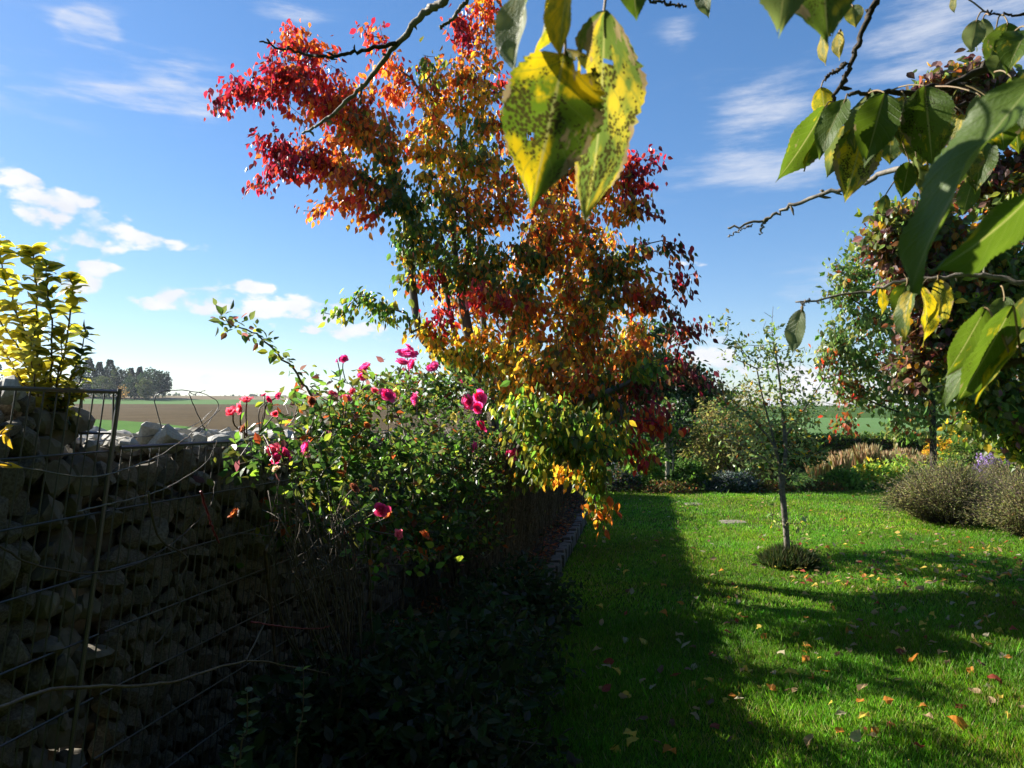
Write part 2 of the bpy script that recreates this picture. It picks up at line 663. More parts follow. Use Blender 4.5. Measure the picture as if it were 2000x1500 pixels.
def wood(root, g, base_r, tip_r=.0022, mat=None, expo=.5, names=('trunk', 'branches')):
    arr, par, cnt, tips, trunk = g
    rad = np.maximum(tip_r, base_r * (np.maximum(cnt, .5) / cnt.max()) ** expo)
    ok = par >= 0
    for nm, sel, k in ((names[0], ok & trunk, 8), (names[1], ok & ~trunk, 4)):
        i = np.where(sel)[0]
        if not len(i):
            continue
        p0, p1 = arr[par[i]], arr[i]
        V, Fq = prisms(p0, p1 + (p1 - p0) * .06, np.minimum(rad[par[i]], rad[i] * 1.25), rad[i], k)
        build(nm, V, [Fq], mat or M_bark, root, smooth=True, kind='stuff' if nm == 'branches' else None)


def blob_targets(blobs, depth, dens, r=rng, shell=.35):
    """blobs: (px, py, rx, ry, dY, palette) -> tip points and the palette index of each"""
    T, Z = [], []
    for k, (px, py, rx, ry, dy, pal) in enumerate(blobs):
        Y = depth + dy
        c = P(px, py, Y)
        n = max(3, int(dens * rx * ry / 1000))
        d = nrm(r.normal(0, 1, (n, 3)))
        q = r.random((n, 1)) ** shell
        T.append(c + d * q * np.array([rx, (rx + ry) * .5, ry]) * Y / F)
        Z += [k] * n
    return np.concatenate(T), np.array(Z)


def sprays(arr, par, tips, n_per, size, droop=.7, spread=.09, back=.25, r=rng, size_jit=.25, side=.55):
    """leaves strung along the last stretch of every twig"""
    t = arr[tips]
    up2 = par[np.maximum(par[tips], 0)]
    o = nrm(t - arr[np.maximum(up2, 0)] + r.normal(0, .02, t.shape))
    m = len(t) * n_per
    T = np.repeat(t, n_per, 0)
    O = np.repeat(o, n_per, 0)
    f = r.random((m, 1))
    pos = T - O * f * back + r.normal(0, spread, (m, 3)) * np.array([1, 1, .8])
    d = nrm(O * .35 + r.normal(0, side, (m, 3)) + np.array([0, 0, -droop]))
    n = nrm(r.normal(0, .7, (m, 3)) + np.array([0, 0, .45]))
    L = size * (1 + r.normal(0, size_jit, m)).clip(.45, 1.6)
    return pos, d, n, L, np.repeat(np.arange(len(t)), n_per)


_leafmesh = {}


def leaf_parts(root, pos, d, n, L, Wd, C, mat, tpl=LEAF6, name='leaf'):
    """single leaves as parts sharing a few meshes"""
    s, d, n = frames(d, n)
    o0 = origin(root)
    for i in range(len(pos)):
        key = (mat.name, id(tpl), tuple(np.round(np.sqrt(C[i]) * 7).astype(int)))
        if key not in _leafmesh:
            me = mesh('leaf', tpl[0], [tpl[1]], np.repeat(C[i:i + 1], len(tpl[0]), 0))
            me.materials.append(mat)
            _leafmesh[key] = me
        o = bpy.data.objects.new(name, _leafmesh[key])
        COL.objects.link(o)
        o.parent = root
        Mx = np.eye(4)
        Mx[:3, 0], Mx[:3, 1], Mx[:3, 2] = s[i] * Wd[i], d[i] * L[i], n[i] * L[i]
        Mx[:3, 3] = pos[i] - o0
        o.matrix_basis = Matrix(Mx.tolist())


def foliage(root, pos, d, n, L, C, wr=.62, mat=None, tpl=LEAF6, nparts=0, name='foliage', near=None):
    mat = mat or M_leaf
    Wd = L * wr
    if nparts:
        key = np.linalg.norm(pos - np.array([0, 0, EYE]), axis=1) if near is None else near
        sel = np.argsort(key)[:nparts]
        leaf_parts(root, pos[sel], d[sel], n[sel], L[sel], Wd[sel], C[sel], mat, tpl)
        k = np.ones(len(pos), bool)
        k[sel] = False
        pos, d, n, L, Wd, C = pos[k], d[k], n[k], L[k], Wd[k], C[k]
    V, Fa, Cv = leaves(pos, d, n, L, Wd, C, tpl)
    return build(name, V, [Fa], mat, root, Cv, kind='stuff')


# ---- the large autumn tree
pal_crim = [(CRIM, 5), (RED, 3), (MAROON, 3), (RUST, .5)]
pal_red = [(RED, 5), (CRIM, 3), (ORANGE, 1.5), (RUST, 1)]
pal_redor = [(RED, 3), (ORANGE, 4), (RUST, 3), (GOLD, 1)]
pal_or = [(ORANGE, 4), (RUST, 2), (GOLD, 3.5), (OLIVE, 3.5), (YGREEN, 1), (RED, .3)]
pal_yel = [(YEL, 3), (GOLD, 5), (ORANGE, 1.2), (YGREEN, 2.5), (OLIVE, 2)]
pal_gry = [(YGREEN, 3), (GOLD, 2), (GREEN, 3), (OLIVE, 2), (YEL, 1)]
pal_olv = [(OLIVE, 4), (GREEN, 4), (DGREEN, 2), (GOLD, 1.6), (RUST, .8), (YGREEN, 1)]
pal_grn = [(GREEN, 5), (DGREEN, 3), (OLIVE, 2), (GOLD, .7)]
pal_drk = [(MAROON, 4), (BROWN, 3), (DGREEN, 2), (CRIM, 1), (RUST, 1)]
pal_lgr = [(BGREEN, 3), (YGREEN, 3), (GREEN, 4), (YEL, 1.6), (OLIVE, 2)]
main_blobs = [
    (520, 165, 85, 45, .1, pal_crim), (600, 170, 85, 55, 0, pal_red), (560, 120, 70, 30, 0, pal_crim), (455, 205, 40, 28, .2, pal_crim),
    (590, 75, 26, 30, 0, pal_redor), (565, 48, 14, 14, 0, pal_red), (630, 95, 35, 30, 0, pal_redor), (640, 215, 70, 45, 0, pal_redor),
    (545, 275, 60, 32, .1, pal_crim), (580, 320, 75, 38, 0, pal_crim), (510, 358, 32, 25, .1, pal_crim), (640, 300, 60, 50, 0, pal_redor),
    (612, 400, 30, 18, 0, pal_redor), (690, 370, 60, 45, -.2, pal_redor), (700, 420, 35, 35, -.2, pal_redor), (700, 190, 60, 70, .2, pal_redor),
    (690, 250, 60, 60, 0, pal_or), (725, 55, 26, 30, .3, pal_red), (745, 110, 22, 45, .3, pal_redor), (775, 175, 40, 35, .3, pal_redor),
    (760, 270, 70, 60, 0, pal_or), (740, 330, 70, 50, -.1, pal_olv), (780, 390, 70, 60, -.1, pal_grn), (830, 110, 35, 30, .3, pal_olv),
    (860, 180, 50, 60, .2, pal_or), (850, 260, 60, 60, .1, pal_yel), (860, 330, 60, 50, -.1, pal_yel), (905, 60, 32, 50, .3, pal_crim),
    (945, 50, 36, 60, .3, pal_redor), (960, 5, 25, 20, .3, pal_or), (925, 130, 50, 55, .2, pal_or), (945, 200, 50, 60, .1, pal_yel),
    (940, 290, 55, 70, 0, pal_gry), (990, 170, 30, 25, .3, pal_crim), (985, 230, 30, 25, .3, pal_red), (1010, 260, 40, 60, .2, pal_or),
    (1080, 330, 90, 60, .4, pal_or), (1180, 340, 60, 50, .3, pal_redor), (1240, 310, 55, 28, .2, pal_crim), (1260, 355, 40, 30, .2, pal_crim),
    (1250, 412, 50, 14, .1, pal_drk), (1190, 400, 60, 60, .2, pal_or), (1290, 475, 45, 14, 0, pal_drk), (1335, 490, 22, 16, 0, pal_drk),
    (960, 380, 110, 60, -.1, pal_or), (1060, 430, 110, 70, -.1, pal_or), (880, 420, 90, 60, -.1, pal_olv), (800, 470, 55, 45, -.1, pal_grn),
    (790, 540, 40, 18, -.1, pal_olv), (900, 500, 100, 70, -.1, pal_olv), (1000, 520, 90, 70, -.2, pal_olv), (1110, 510, 90, 70, -.1, pal_or),
    (1200, 500, 80, 60, 0, pal_olv), (1260, 560, 45, 50, -.2, pal_or), (1250, 590, 40, 30, -.2, pal_redor), (1320, 590, 55, 20, -.1, pal_drk),
    (1345, 545, 22, 25, -.1, pal_drk), (1370, 640, 22, 30, -.1, pal_drk), (1335, 650, 18, 25, -.1, pal_drk), (1335, 725, 45, 25, 0, pal_drk),
    (1395, 745, 28, 20, 0, pal_drk), (930, 580, 70, 24, -.7, pal_red), (870, 605, 30, 22, -.6, pal_crim), (840, 560, 30, 25, -.3, pal_red),
    (1010, 600, 70, 45, -.4, pal_or), (1090, 610, 80, 60, -.3, pal_or), (1170, 600, 70, 60, -.1, pal_gry), (1200, 680, 60, 50, -.1, pal_or),
    (720, 595, 45, 26, -.5, pal_lgr), (660, 615, 32, 16, -.6, pal_lgr), (770, 620, 35, 22, -.5, pal_lgr), (830, 650, 45, 25, -.5, pal_yel),
    (900, 655, 70, 30, -.4, pal_yel), (960, 690, 80, 35, -.6, pal_yel), (900, 700, 60, 35, -.4, pal_lgr), (1040, 690, 80, 45, -.7, pal_yel),
    (1080, 730, 70, 35, -1.0, pal_or), (1000, 750, 70, 35, -1.1, pal_yel), (1130, 690, 70, 50, -.4, pal_or), (1140, 770, 80, 50, -.4, pal_olv),
    (1000, 800, 60, 40, -1.6, pal_lgr), (1060, 820, 80, 45, -1.8, pal_lgr), (1080, 880, 80, 38, -1.9, pal_lgr), (1150, 850, 80, 45, -1.7, pal_lgr),
    (1200, 830, 70, 40, -.6, pal_olv), (1160, 920, 30, 50, -1.3, pal_lgr), (1165, 985, 20, 30, -1.3, pal_lgr), (1180, 1012, 14, 10, -1.3, pal_or),
    (1280, 805, 34, 22, -1.2, pal_crim), (1265, 835, 45, 16, -1.2, pal_redor), (1240, 880, 45, 30, -.9, pal_lgr), (1140, 745, 18, 16, -1.0, pal_redor),
    (1270, 895, 20, 16, -1.0, pal_red), (1270, 720, 40, 30, -.8, pal_lgr), (1090, 920, 40, 22, -1.3, pal_yel), (1040, 940, 40, 30, -.6, pal_gry),
    (960, 870, 30, 40, -.5, pal_olv), (950, 560, 110, 80, 1.6, pal_or), (1080, 600, 110, 80, 1.8, pal_olv), (1180, 650, 90, 70, 1.7, pal_or), (1000, 700, 100, 60, 1.8, pal_olv), (1110, 480, 100, 80, 1.6, pal_or), (1120, 740, 90, 50, 1.8, pal_olv), (1230, 760, 60, 50, -.2, pal_drk), (1180, 730, 60, 50, 0, pal_olv)]
MT = 8.0
T, Z = blob_targets(main_blobs, MT, 6.3)
tb = np.array([-.22, 8.05, 0.0])
tree = thing('autumn_tree', 'large multi-stemmed tree in crimson, orange and gold autumn leaf behind the rose bush', 'tree', tb)
pp = lambda L, d=MT: [P(a, b, d + c) for a, b, c in L]
stems = [
    [tb, P(965, 800, 8.05), P(945, 640, 8.1), P(935, 420, 8.2), P(945, 180, 8.2), P(955, 20, 8.25)],
    [tb + [0, 0, .25], P(930, 780, 8.0), P(865, 700, 8.0), P(822, 655, 7.95), P(806, 560, 8.0), P(800, 480, 8.0), P(770, 350, 8.05), P(690, 250, 8.0), P(600, 180, 8.0), P(540, 140, 8.05)],
    [tb + [0, 0, .3], P(935, 760, 8.1), P(905, 600, 8.1), P(880, 430, 8.15), P(850, 250, 8.2), P(835, 110, 8.3)],
    [tb + [0, 0, .35], P(985, 760, 8.0), P(1010, 600, 8.1), P(1060, 420, 8.2), P(1120, 330, 8.3), P(1230, 320, 8.2)],
    [tb + [0, 0, .4], P(1000, 800, 7.9), P(1080, 690, 7.9), P(1160, 600, 7.95), P(1210, 510, 8.0), P(1270, 475, 8.0)],
    [tb + [0, 0, .4], P(915, 740, 8.05), P(880, 620, 8.1), P(858, 520, 8.1), P(760, 380, 8.0), P(640, 320, 8.0), P(540, 300, 8.1)],
    [tb + [0, 0, .45], P(1010, 850, 7.8), P(1090, 800, 7.2), P(1200, 760, 7.4), P(1320, 700, 7.9)],
    [tb + [0, 0, .5], P(1020, 860, 7.3), P(1090, 840, 6.8), P(1150, 860, 6.7), P(1165, 960, 6.7)],
    [P(905, 600, 8.1), P(915, 450, 8.1), P(900, 300, 8.2), P(905, 60, 8.3)],
]
g = grow(stems, T, .22, .10, .06)
wood(tree, g, .11, .003, M_bark, .5)
pos, d, n, L, ti = sprays(g[0], g[1], g[3], 22, .072, 1.1, .065, .20, side=.42)
C = np.zeros((len(pos), 3))
zz = Z[ti]
for k, b in enumerate(main_blobs):
    s_ = zz == k
    C[s_] = pick(b[5], int(s_.sum()))[0]
foliage(tree, pos, d, n, L, C, .6, M_autumn, LEAF6, 300)
print('main leaves', len(pos))

# ---- slim young tree in the lawn
sb = G(1541, 1106)
sap = thing('young_tree', 'slim young tree with sparse small green leaves standing in the open lawn', 'tree', sb)
SY = sb[1]
sp = [
    [sb, P(1537, 1060, SY), P(1532, 1000, SY), P(1524, 930, SY), P(1512, 860, SY), P(1490, 780, SY), P(1478, 720, SY)],
    [P(1528, 955, SY), P(1535, 880, SY), P(1528, 800, SY), P(1520, 720, SY), P(1508, 650, SY), P(1510, 600, SY)],
    [P(1518, 880, SY), P(1490, 840, SY), P(1440, 790, SY), P(1400, 760, SY)],
    [P(1530, 860, SY), P(1570, 800, SY + .1), P(1610, 740, SY)],
    [P(1522, 920, SY), P(1470, 880, SY - .2), P(1420, 860, SY - .2)],
]
sbl = [(1510, 630, 22, 35, 0, 0), (1480, 690, 50, 45, 0, 0), (1420, 650, 30, 40, 0, 0), (1540, 700, 45, 35, 0, 0), (1450, 750, 65, 40, 0, 0),
       (1570, 750, 60, 35, 0, 0), (1500, 800, 90, 40, 0, 0), (1600, 690, 25, 25, 0, 0), (1610, 800, 40, 40, 0, 0), (1430, 830, 60, 45, 0, 0), (1550, 860, 70, 45, 0, 0),
       (1460, 890, 60, 40, 0, 0), (1400, 620, 18, 20, 0, 0), (1580, 920, 40, 35, 0, 0), (1510, 1010, 12, 25, 0, 0), (1567, 1020, 14, 30, 0, 0)]
T, Z = blob_targets(sbl, SY, 10)
g = grow(sp, T, .16, .06, .06)
wood(sap, g, .032, .0022, M_bark_grey, .58)
pos, d, n, L, ti = sprays(g[0], g[1], g[3], 9, .056, .25, .06, .30)
C, _ = pick([((.18, .24, .08), 5), ((.12, .17, .05), 3), ((.22, .23, .08), 3), (BGREEN, 1.5), (YEL, .35), (ORANGE, .12)], len(pos))
foliage(sap, pos, d, n, L, C, .5, M_leaf, LEAF4, 150)
# tuft of long grass at its foot
m = 3600
a, q = rng.random(m) * 6.28, rng.random(m) ** .6 * .25
pb = sb + np.stack([q * np.cos(a), q * np.sin(a), 0 * a], 1)
dd = nrm(np.stack([2.0 * q * np.cos(a), 2.0 * q * np.sin(a), 1 + 0 * a], 1) + rng.normal(0, .35, (m, 3)))
L = rng.uniform(.09, .26, m) * (1.15 - q * 2.2)
C, _ = pick([((.04, .07, .02), 5), ((.07, .075, .035), 3), (OLIVE, 1)], m)
tuft = thing('grass_tuft', 'dark mound of long uncut grass round the foot of the slim young tree', 'grass tuft', sb)
V, Fa, Cv = leaves(pb, dd, nrm(rng.normal(0, 1, (m, 3))), L, .0045, C, LEAF4)
build('blades', V, [Fa], M_grass, tuft, Cv, kind='stuff')


def tree_of(name, label, cat, base, depth, stems, blobs, dens, leaf, nper, palkeyed=True, base_r=.09, wr=.6, droop=.7, spread=.08, back=.25, mat=None,
            bark=None, tpl=LEAF4, nparts=0, group=None, shell=.35):
    root = thing(name, label, cat, base, group)
    T, Z = blob_targets(blobs, depth, dens, shell=shell)
    g = grow(stems, T, .3, .1, .06)
    wood(root, g, base_r, .003, bark or M_bark, .48)
    pos, d, n, L, ti = sprays(g[0], g[1], g[3], nper, leaf, droop, spread, back)
    C = np.zeros((len(pos), 3))
    zz = Z[ti]
    for k, b in enumerate(blobs):
        s_ = zz == k
        C[s_] = pick(b[5], int(s_.sum()))[0]
    foliage(root, pos, d, n, L, C, wr, mat or M_leaf, tpl, nparts)
    return root


# ---- green tree at the right, beyond the bed
p_g = [((.12, .175, .045), 5), ((.18, .18, .045), 3), ((.07, .12, .025), 3), (BGREEN, 1.5), (RUST, .7)]
p_gr = [(GREEN, 2), (RUST, 3), (RED, 2), (OLIVE, 2)]
GY = 15.5
gb = np.array([P(1823, 925, GY)[0], GY, 0])
tree_of('leafy_tree', 'green pyramid-shaped tree with drooping reddish tips standing behind the grey-brown bush', 'tree', gb, GY,
        [[gb, P(1822, 850, GY), P(1815, 700, GY), P(1790, 550, GY), P(1760, 400, GY)], [P(1820, 800, GY), P(1740, 740, GY), P(1660, 690, GY)],
         [P(1818, 820, GY), P(1740, 800, GY), P(1650, 760, GY)], [P(1816, 700, GY), P(1720, 620, GY), P(1640, 570, GY)]],
        [(1740, 420, 40, 35, 0, p_g), (1690, 480, 40, 40, 0, p_g), (1650, 530, 40, 30, 0, p_g), (1640, 590, 35, 30, 0, p_g), (1720, 550, 60, 50, 0, p_g),
         (1660, 640, 55, 35, 0, p_g), (1620, 670, 25, 22, 0, p_g), (1740, 640, 70, 60, 0, p_g), (1650, 700, 55, 35, 0, p_g), (1605, 720, 22, 20, 0, p_gr),
         (1640, 745, 30, 18, 0, p_gr), (1730, 730, 70, 50, 0, p_g), (1680, 770, 55, 25, 0, p_g), (1790, 760, 70, 50, 0, p_g), (1650, 825, 18, 25, -.3, p_gr),
         (1850, 700, 80, 80, .3, p_g), (1900, 600, 90, 90, .4, p_g), (1960, 740, 90, 80, .3, p_g), (1800, 520, 80, 80, .3, p_g), (1780, 830, 60, 22, 0, p_g), (1900, 820, 60, 30, 0, p_g)],
        15, .12, 16, base_r=.07, droop=.9, spread=.13, back=.4, bark=M_bark_dark)

# ---- plum-coloured tree nearer on the right
p_pl = [((.12, .065, .055), 4), (MAROON, .8), (BROWN, 2.5), (OLIVE, 3), ((.085, .12, .03), 2.5), (RUST, .8), (GOLD, .6)]
p_mx = [((.12, .065, .055), 1.6), (OLIVE, 3), ((.085, .14, .03), 3), (YGREEN, 2), (GOLD, 1.2), (RUST, .6)]
p_gy = [((.085, .15, .025), 4), (OLIVE, 3), (YGREEN, 3), (GREEN, 2), (YEL, .8), (PLUM, .6)]
PY = 9.0
pb_ = np.array([P(2140, 900, PY)[0], PY, 0])
tree_of('plum_leaved_tree', 'tree with purple-brown and yellow-green leaves at the right, in front of the green pyramid-shaped tree', 'tree', pb_, PY,
        [[pb_, P(2135, 800, PY), P(2100, 600, PY), P(2050, 400, PY), P(1980, 240, PY), P(1900, 160, PY)], [P(2125, 700, PY), P(2000, 560, PY), P(1880, 470, PY), P(1780, 430, PY)],
         [P(2130, 760, PY), P(2010, 720, PY), P(1920, 690, PY)]],
        [(1830, 165, 40, 28, 0, p_pl), (1900, 150, 45, 35, 0, p_pl), (1790, 200, 30, 16, 0, p_pl), (1960, 190, 60, 50, 0, p_pl), (1880, 240, 60, 40, .2, p_pl), (1740, 430, 45, 30, 0, p_mx),
         (1770, 480, 60, 45, 0, p_pl), (1725, 490, 25, 18, 0, p_pl), (1810, 420, 50, 40, 0, p_mx), (1760, 555, 45, 40, 0, p_pl), (1850, 480, 60, 60, 0, p_mx), (1840, 560, 60, 45, 0, p_mx),
         (1900, 600, 60, 50, 0, p_gy), (1960, 520, 60, 60, 0, p_gy), (1850, 640, 50, 45, 0, p_gy), (1790, 640, 25, 45, 0, p_pl), (1770, 710, 25, 45, 0, p_pl), (1930, 680, 60, 55, 0, p_gy),
         (1985, 620, 50, 60, 0, p_gy), (1880, 740, 60, 50, 0, p_gy), (1950, 780, 60, 50, 0, p_gy), (1990, 850, 50, 45, .2, p_gy), (1985, 400, 60, 60, 0, p_mx), (2060, 300, 70, 90, 0, p_pl),
         (2080, 600, 80, 90, 0, p_gy), (2080, 780, 80, 80, 0, p_gy), (1910, 830, 50, 22, 0, p_gy), (1920, 350, 60, 50, .2, p_pl)],
        19, .10, 20, base_r=.09, droop=.6, spread=.10, back=.25, wr=.72, tpl=LEAF6, nparts=300)

# ---- dark tree behind the autumn tree
p_g0 = [(GREEN, 4), (DGREEN, 3), (YGREEN, 1)]
p_dk = [(DGREEN, 6), (GREEN, 2), (OLIVE, 1), (MAROON, .6)]
DY = 22.0
db = np.array([P(1290, 947, DY)[0], DY + .1, 0])
tree_of('dark_tree', 'tall dark green tree rising behind the round shrub, right beside the autumn tree', 'tree', db, DY,
        [[db, P(1305, 880, DY), P(1295, 780, DY), P(1260, 660, DY)], [P(1300, 850, DY), P(1350, 760, DY), P(1400, 730, DY)], [P(1300, 860, DY), P(1220, 800, DY), P(1180, 740, DY)]],
        [(1230, 670, 50, 50, 0, p_dk), (1270, 740, 70, 60, 0, p_dk), (1350, 740, 50, 40, 0, p_dk), (1390, 760, 40, 30, 0, p_dk), (1320, 800, 80, 50, 0, p_dk), (1210, 760, 60, 60, 0, p_dk),
         (1180, 820, 60, 50, 0, p_dk), (1270, 860, 80, 40, 0, p_dk), (1180, 890, 60, 40, .2, p_dk), (1350, 860, 45, 50, .2, p_dk), (1110, 870, 50, 40, .2, p_dk), (1290, 640, 35, 25, 0, p_dk), (1240, 800, 70, 60, -.3, p_dk), (1310, 720, 60, 50, -.2, p_dk), (1150, 760, 60, 60, 0, p_dk), (1400, 800, 30, 30, 0, p_dk)],
        26, .15, 16, base_r=.055, droop=.7, spread=.13, back=.3, bark=M_bark_dark, shell=.5)
SY2 = 16.0
db = np.array([P(1303, 947, SY2)[0], SY2, 0])
tree_of('staked_tree', 'small staked tree with a pale trunk at the far lawn edge beneath the dark tree', 'tree', db, SY2,
        [[db, P(1304, 880, SY2), P(1300, 800, SY2)], [P(1302, 860, SY2), P(1260, 810, SY2)], [P(1302, 850, SY2), P(1345, 800, SY2)]],
        [(1290, 800, 50, 30, 0, p_dk), (1250, 835, 40, 30, 0, p_dk), (1330, 830, 40, 35, 0, p_dk), (1280, 860, 50, 18, 0, p_g0)],
        16, .10, 14, base_r=.05, droop=.7, spread=.12, back=.3, bark=M_post)
# its stake
st = thing('tree_stake', 'thin pale wooden stake beside the pale trunk of the small staked tree', 'stake', db + [.11, -.05, 0])
V, Fq, tr = tube([db + [.12, -.05, 0], db + [.115, -.05, .9]], .022, 8)
build('stake_pole', V, [Fq, tr], M_post, st, smooth=True)
tie = smooth_path([db + [.0, -.06, .62], db + [.06, -.075, .6], db + [.13, -.08, .62]], 8)
V, Fq, tr = tube(tie, .008, 6)
build('tie', V, [Fq, tr], M_bark_dark, st)


# ------------------------------------------------------------------ shrubs, hedge, perennials beyond the lawn
def mound(name, label, cat, c, rad, n, leaf, pal, wr=.6, mat=None, tpl=LEAF4, lift=0.0, group=None, stems=40, inner=.55, stem_mat=None, out=.5, lumps=.18, nparts=0, droop=.2, full=False):
    c = np.asarray(c, float)
    rad = np.asarray(rad, float)
    root = thing(name, label, cat, (c[0], c[1], 0 if not lift else c[2]), group)
    u = nrm(rng.normal(0, 1, (n, 3)))
    if not full:
        u[:, 2] = np.abs(u[:, 2])
    ph = rng.random(6) * 6.28
    lump = 1 + lumps * (np.sin(u[:, 0] * 5 + ph[0]) * np.sin(u[:, 2] * 6 + ph[1]) + .6 * np.sin(u[:, 1] * 9 + ph[2] + u[:, 0] * 7) + .4 * np.sin(u[:, 2] * 15 + ph[3]))
    q = inner + (1 - inner) * rng.random(n) ** .6
    pos = c + u * rad * (lump * q)[:, None] + rng.normal(0, leaf * .3, (n, 3))
    pos[:, 2] = np.maximum(pos[:, 2], .02)
    d = nrm(u * out + rng.normal(0, .6, (n, 3)) + [0, 0, -droop])
    nn = nrm(u * .6 + rng.normal(0, .6, (n, 3)) + [0, 0, .3])
    L = leaf * (1 + rng.normal(0, .25, n)).clip(.4, 1.7)
    C, _ = pick(pal, n)
    foliage(root, pos, d, nn, L, C, wr, mat or M_leaf_matt, tpl, nparts)
    if stems:
        p0 = np.repeat(np.array([[c[0], c[1], c[2] if lift else 0.0]]), stems, 0) + rng.normal(0, .06, (stems, 3)) * [1, 1, 0]
        uu = nrm(rng.normal(0, 1, (stems, 3)))
        uu[:, 2] = np.abs(uu[:, 2])
        p2 = c + uu * rad * .92
        p1 = (p0 + p2) / 2 + rng.normal(0, .05, (stems, 3)) + [0, 0, .1 * rad[2]]
        V1, F1 = prisms(p0, p1, .010, .006, 4)
        V2, F2 = prisms(p1, p2, .006, .003, 4)
        build('stems', np.concatenate([V1, V2]), [np.concatenate([F1, F2 + len(V1)])], stem_mat or M_twig, root, kind='stuff')
    return root


def atpx(px, Y, z=0.0):
    return np.array([(px - 1000) / F * Y, Y, z])


def zpx(py, Y):
    return P(1000, py, Y)[2]


mound('round_shrub', 'large rounded brownish-green shrub between the staked tree and the slim young tree', 'shrub', atpx(1425, 15.9, .72), (.95, .8, 1.25), 9000, .075,
      [((.20, .18, .05), 5), ((.12, .16, .04), 2), ((.18, .12, .05), 2), (YGREEN, 1)], stems=90, inner=.45, full=True)
mound('yellowing_shrub', 'loose shrub with a few yellow leaves right behind the slim young tree', 'shrub', atpx(1530, 15.8, .5), (.85, .6, .85), 3000, .085,
      [(GREEN, 3), (DGREEN, 4), (OLIVE, 2), (YEL, .6), (GOLD, .4)], stems=60, inner=.3)
mound('bright_bush', 'bright green low bush left of the pale trunk of the staked tree', 'bush', atpx(1258, 15.2, .12), (.42, .35, .62), 2200, .085, [((.13, .25, .03), 4), (BGREEN, 3), (YGREEN, 2)], stems=20)
mound('low_green_bush', 'green low bush right of the pale trunk of the staked tree', 'bush', atpx(1345, 15.0, .1), (.35, .3, .5), 1500, .085, [(BGREEN, 3), (GREEN, 4), (DGREEN, 1)], stems=20)
mound('silver_bush', 'low silver-grey leaved bush at the lawn edge in front of the round shrub', 'bush', atpx(1428, 14.75, .05), (.55, .3, .36), 3000, .06,
      [((.07, .09, .08), 5), ((.11, .13, .125), 2), (DGREEN, 3)], stems=20, wr=.5)
mound('shaded_bush', 'low dark grey-green bush at the end of the kerb in shade', 'bush', atpx(1205, 14.9, .05), (.45, .3, .4), 2200, .06, [((.06, .07, .07), 4), (DGREEN, 4), (BROWN, 2)], stems=20, wr=.5)
for k, (px, Y, w, h, lab) in enumerate([(1310, 14.6, .6, .22, 'straggly brown-green ground cover at the foot of the pale trunk'),
                                       (1500, 14.8, .5, .2, 'straggly brown-green ground cover right of the silver-grey bush'),
                                       (1600, 14.9, .5, .2, 'straggly brown-green ground cover in front of the tall golden grasses')]):
    mound('ground_cover', lab, 'ground cover', atpx(px, Y, .0), (w, .28, h), 1400, .055, [(OLIVE, 3), (BROWN, 3), (GREEN, 2), (RUST, .6)], stems=12, wr=.45)
for k, (px, Y, w, h, lab) in enumerate([(1640, 15.2, .42, .42, 'leafy green bed plant left of the yellow-green plants by the lawn edge'),
                                       (1700, 15.6, .45, .5, 'yellow-green bed plant in front of the golden grasses'),
                                       (1760, 15.8, .5, .55, 'yellow-green bed plant beside the thin dark trunk'),
                                       (1850, 16.0, .5, .6, 'yellow-green bed plant just behind the thin dark trunk')]):
    mound('bed_plant', lab, 'plant', atpx(px, Y, .0), (w, .35, h), 1500, .085, [((.16, .27, .04), 4), ((.27, .30, .04), 4), (BGREEN, 2), (YEL, .5)] if k else [(BGREEN, 4), ((.13, .22, .03), 3), (GREEN, 2)], stems=20)
mound('golden_shrub', 'yellow leaved shrub right of the thin dark trunk', 'shrub', atpx(1850, 18.5, .35), (.6, .5, .55), 2500, .08, [(YEL, 4), (YGREEN, 3), (GOLD, 2)], stems=20)
mound('green_dome_shrub', 'dense dome-shaped green shrub right of the yellow shrub', 'shrub', atpx(1890, 17.5, .3), (.62, .5, .55), 3500, .07, [(GREEN, 4), (OLIVE, 3), (BGREEN, 1)], stems=20)
mound('aster', 'mound of lilac aster flowers at the right of the dome-shaped shrub', 'flowers', atpx(1950, 15.5, .3), (.42, .4, .42), 2600, .055, [((.36, .24, .50), 5), ((.46, .34, .60), 3), (GREEN, 2)],
      stems=20, mat=M_petal)
mound('pale_perennial', 'buff seed-headed perennial below the lilac aster', 'plant', atpx(1955, 14.0, .1), (.45, .4, .42), 1800, .05, [(OLIVE, 3), ((.2, .17, .08), 3), (GREEN, 2)], stems=30)

# trimmed hedge
hx0, hx1, hy = atpx(1380, 20.5)[0], atpx(2250, 20.5)[0], 20.5
hd = thing('hedge', 'long trimmed dark green hedge with a flat top behind the golden grasses', 'hedge', ((hx0 + hx1) / 2, hy, 0))
htop = zpx(853, 20.5)
n_ = 14000
fx = rng.uniform(hx0, hx1, n_)
sd = rng.random(n_)
pos = np.stack([fx, np.where(sd < .55, hy - .45 + rng.normal(0, .04, n_), hy + rng.uniform(-.45, .45, n_)), np.where(sd < .55, rng.uniform(0, htop, n_), htop + rng.normal(0, .035, n_))], 1)
C, _ = pick([((.08, .13, .03), 4), (GREEN, 4), (OLIVE, 3), (YGREEN, .6)], n_)
foliage(hd, pos, nrm(rng.normal(0, 1, (n_, 3)) + [0, -.4, .3]), nrm(rng.normal(0, 1, (n_, 3)) + [0, -.5, .5]), rng.uniform(.06, .12, n_), C, .6, M_leaf_matt, LEAF4)
V = np.array([[x, y, z] for x in (hx0, hx1) for y in (hy - .4, hy + .4) for z in (0, htop - .05)])
build('stems', V, [np.array([[0, 1, 3, 2], [4, 6, 7, 5], [0, 4, 5, 1], [2, 3, 7, 6], [1, 5, 7, 3]])], M_bark_dark, hd)

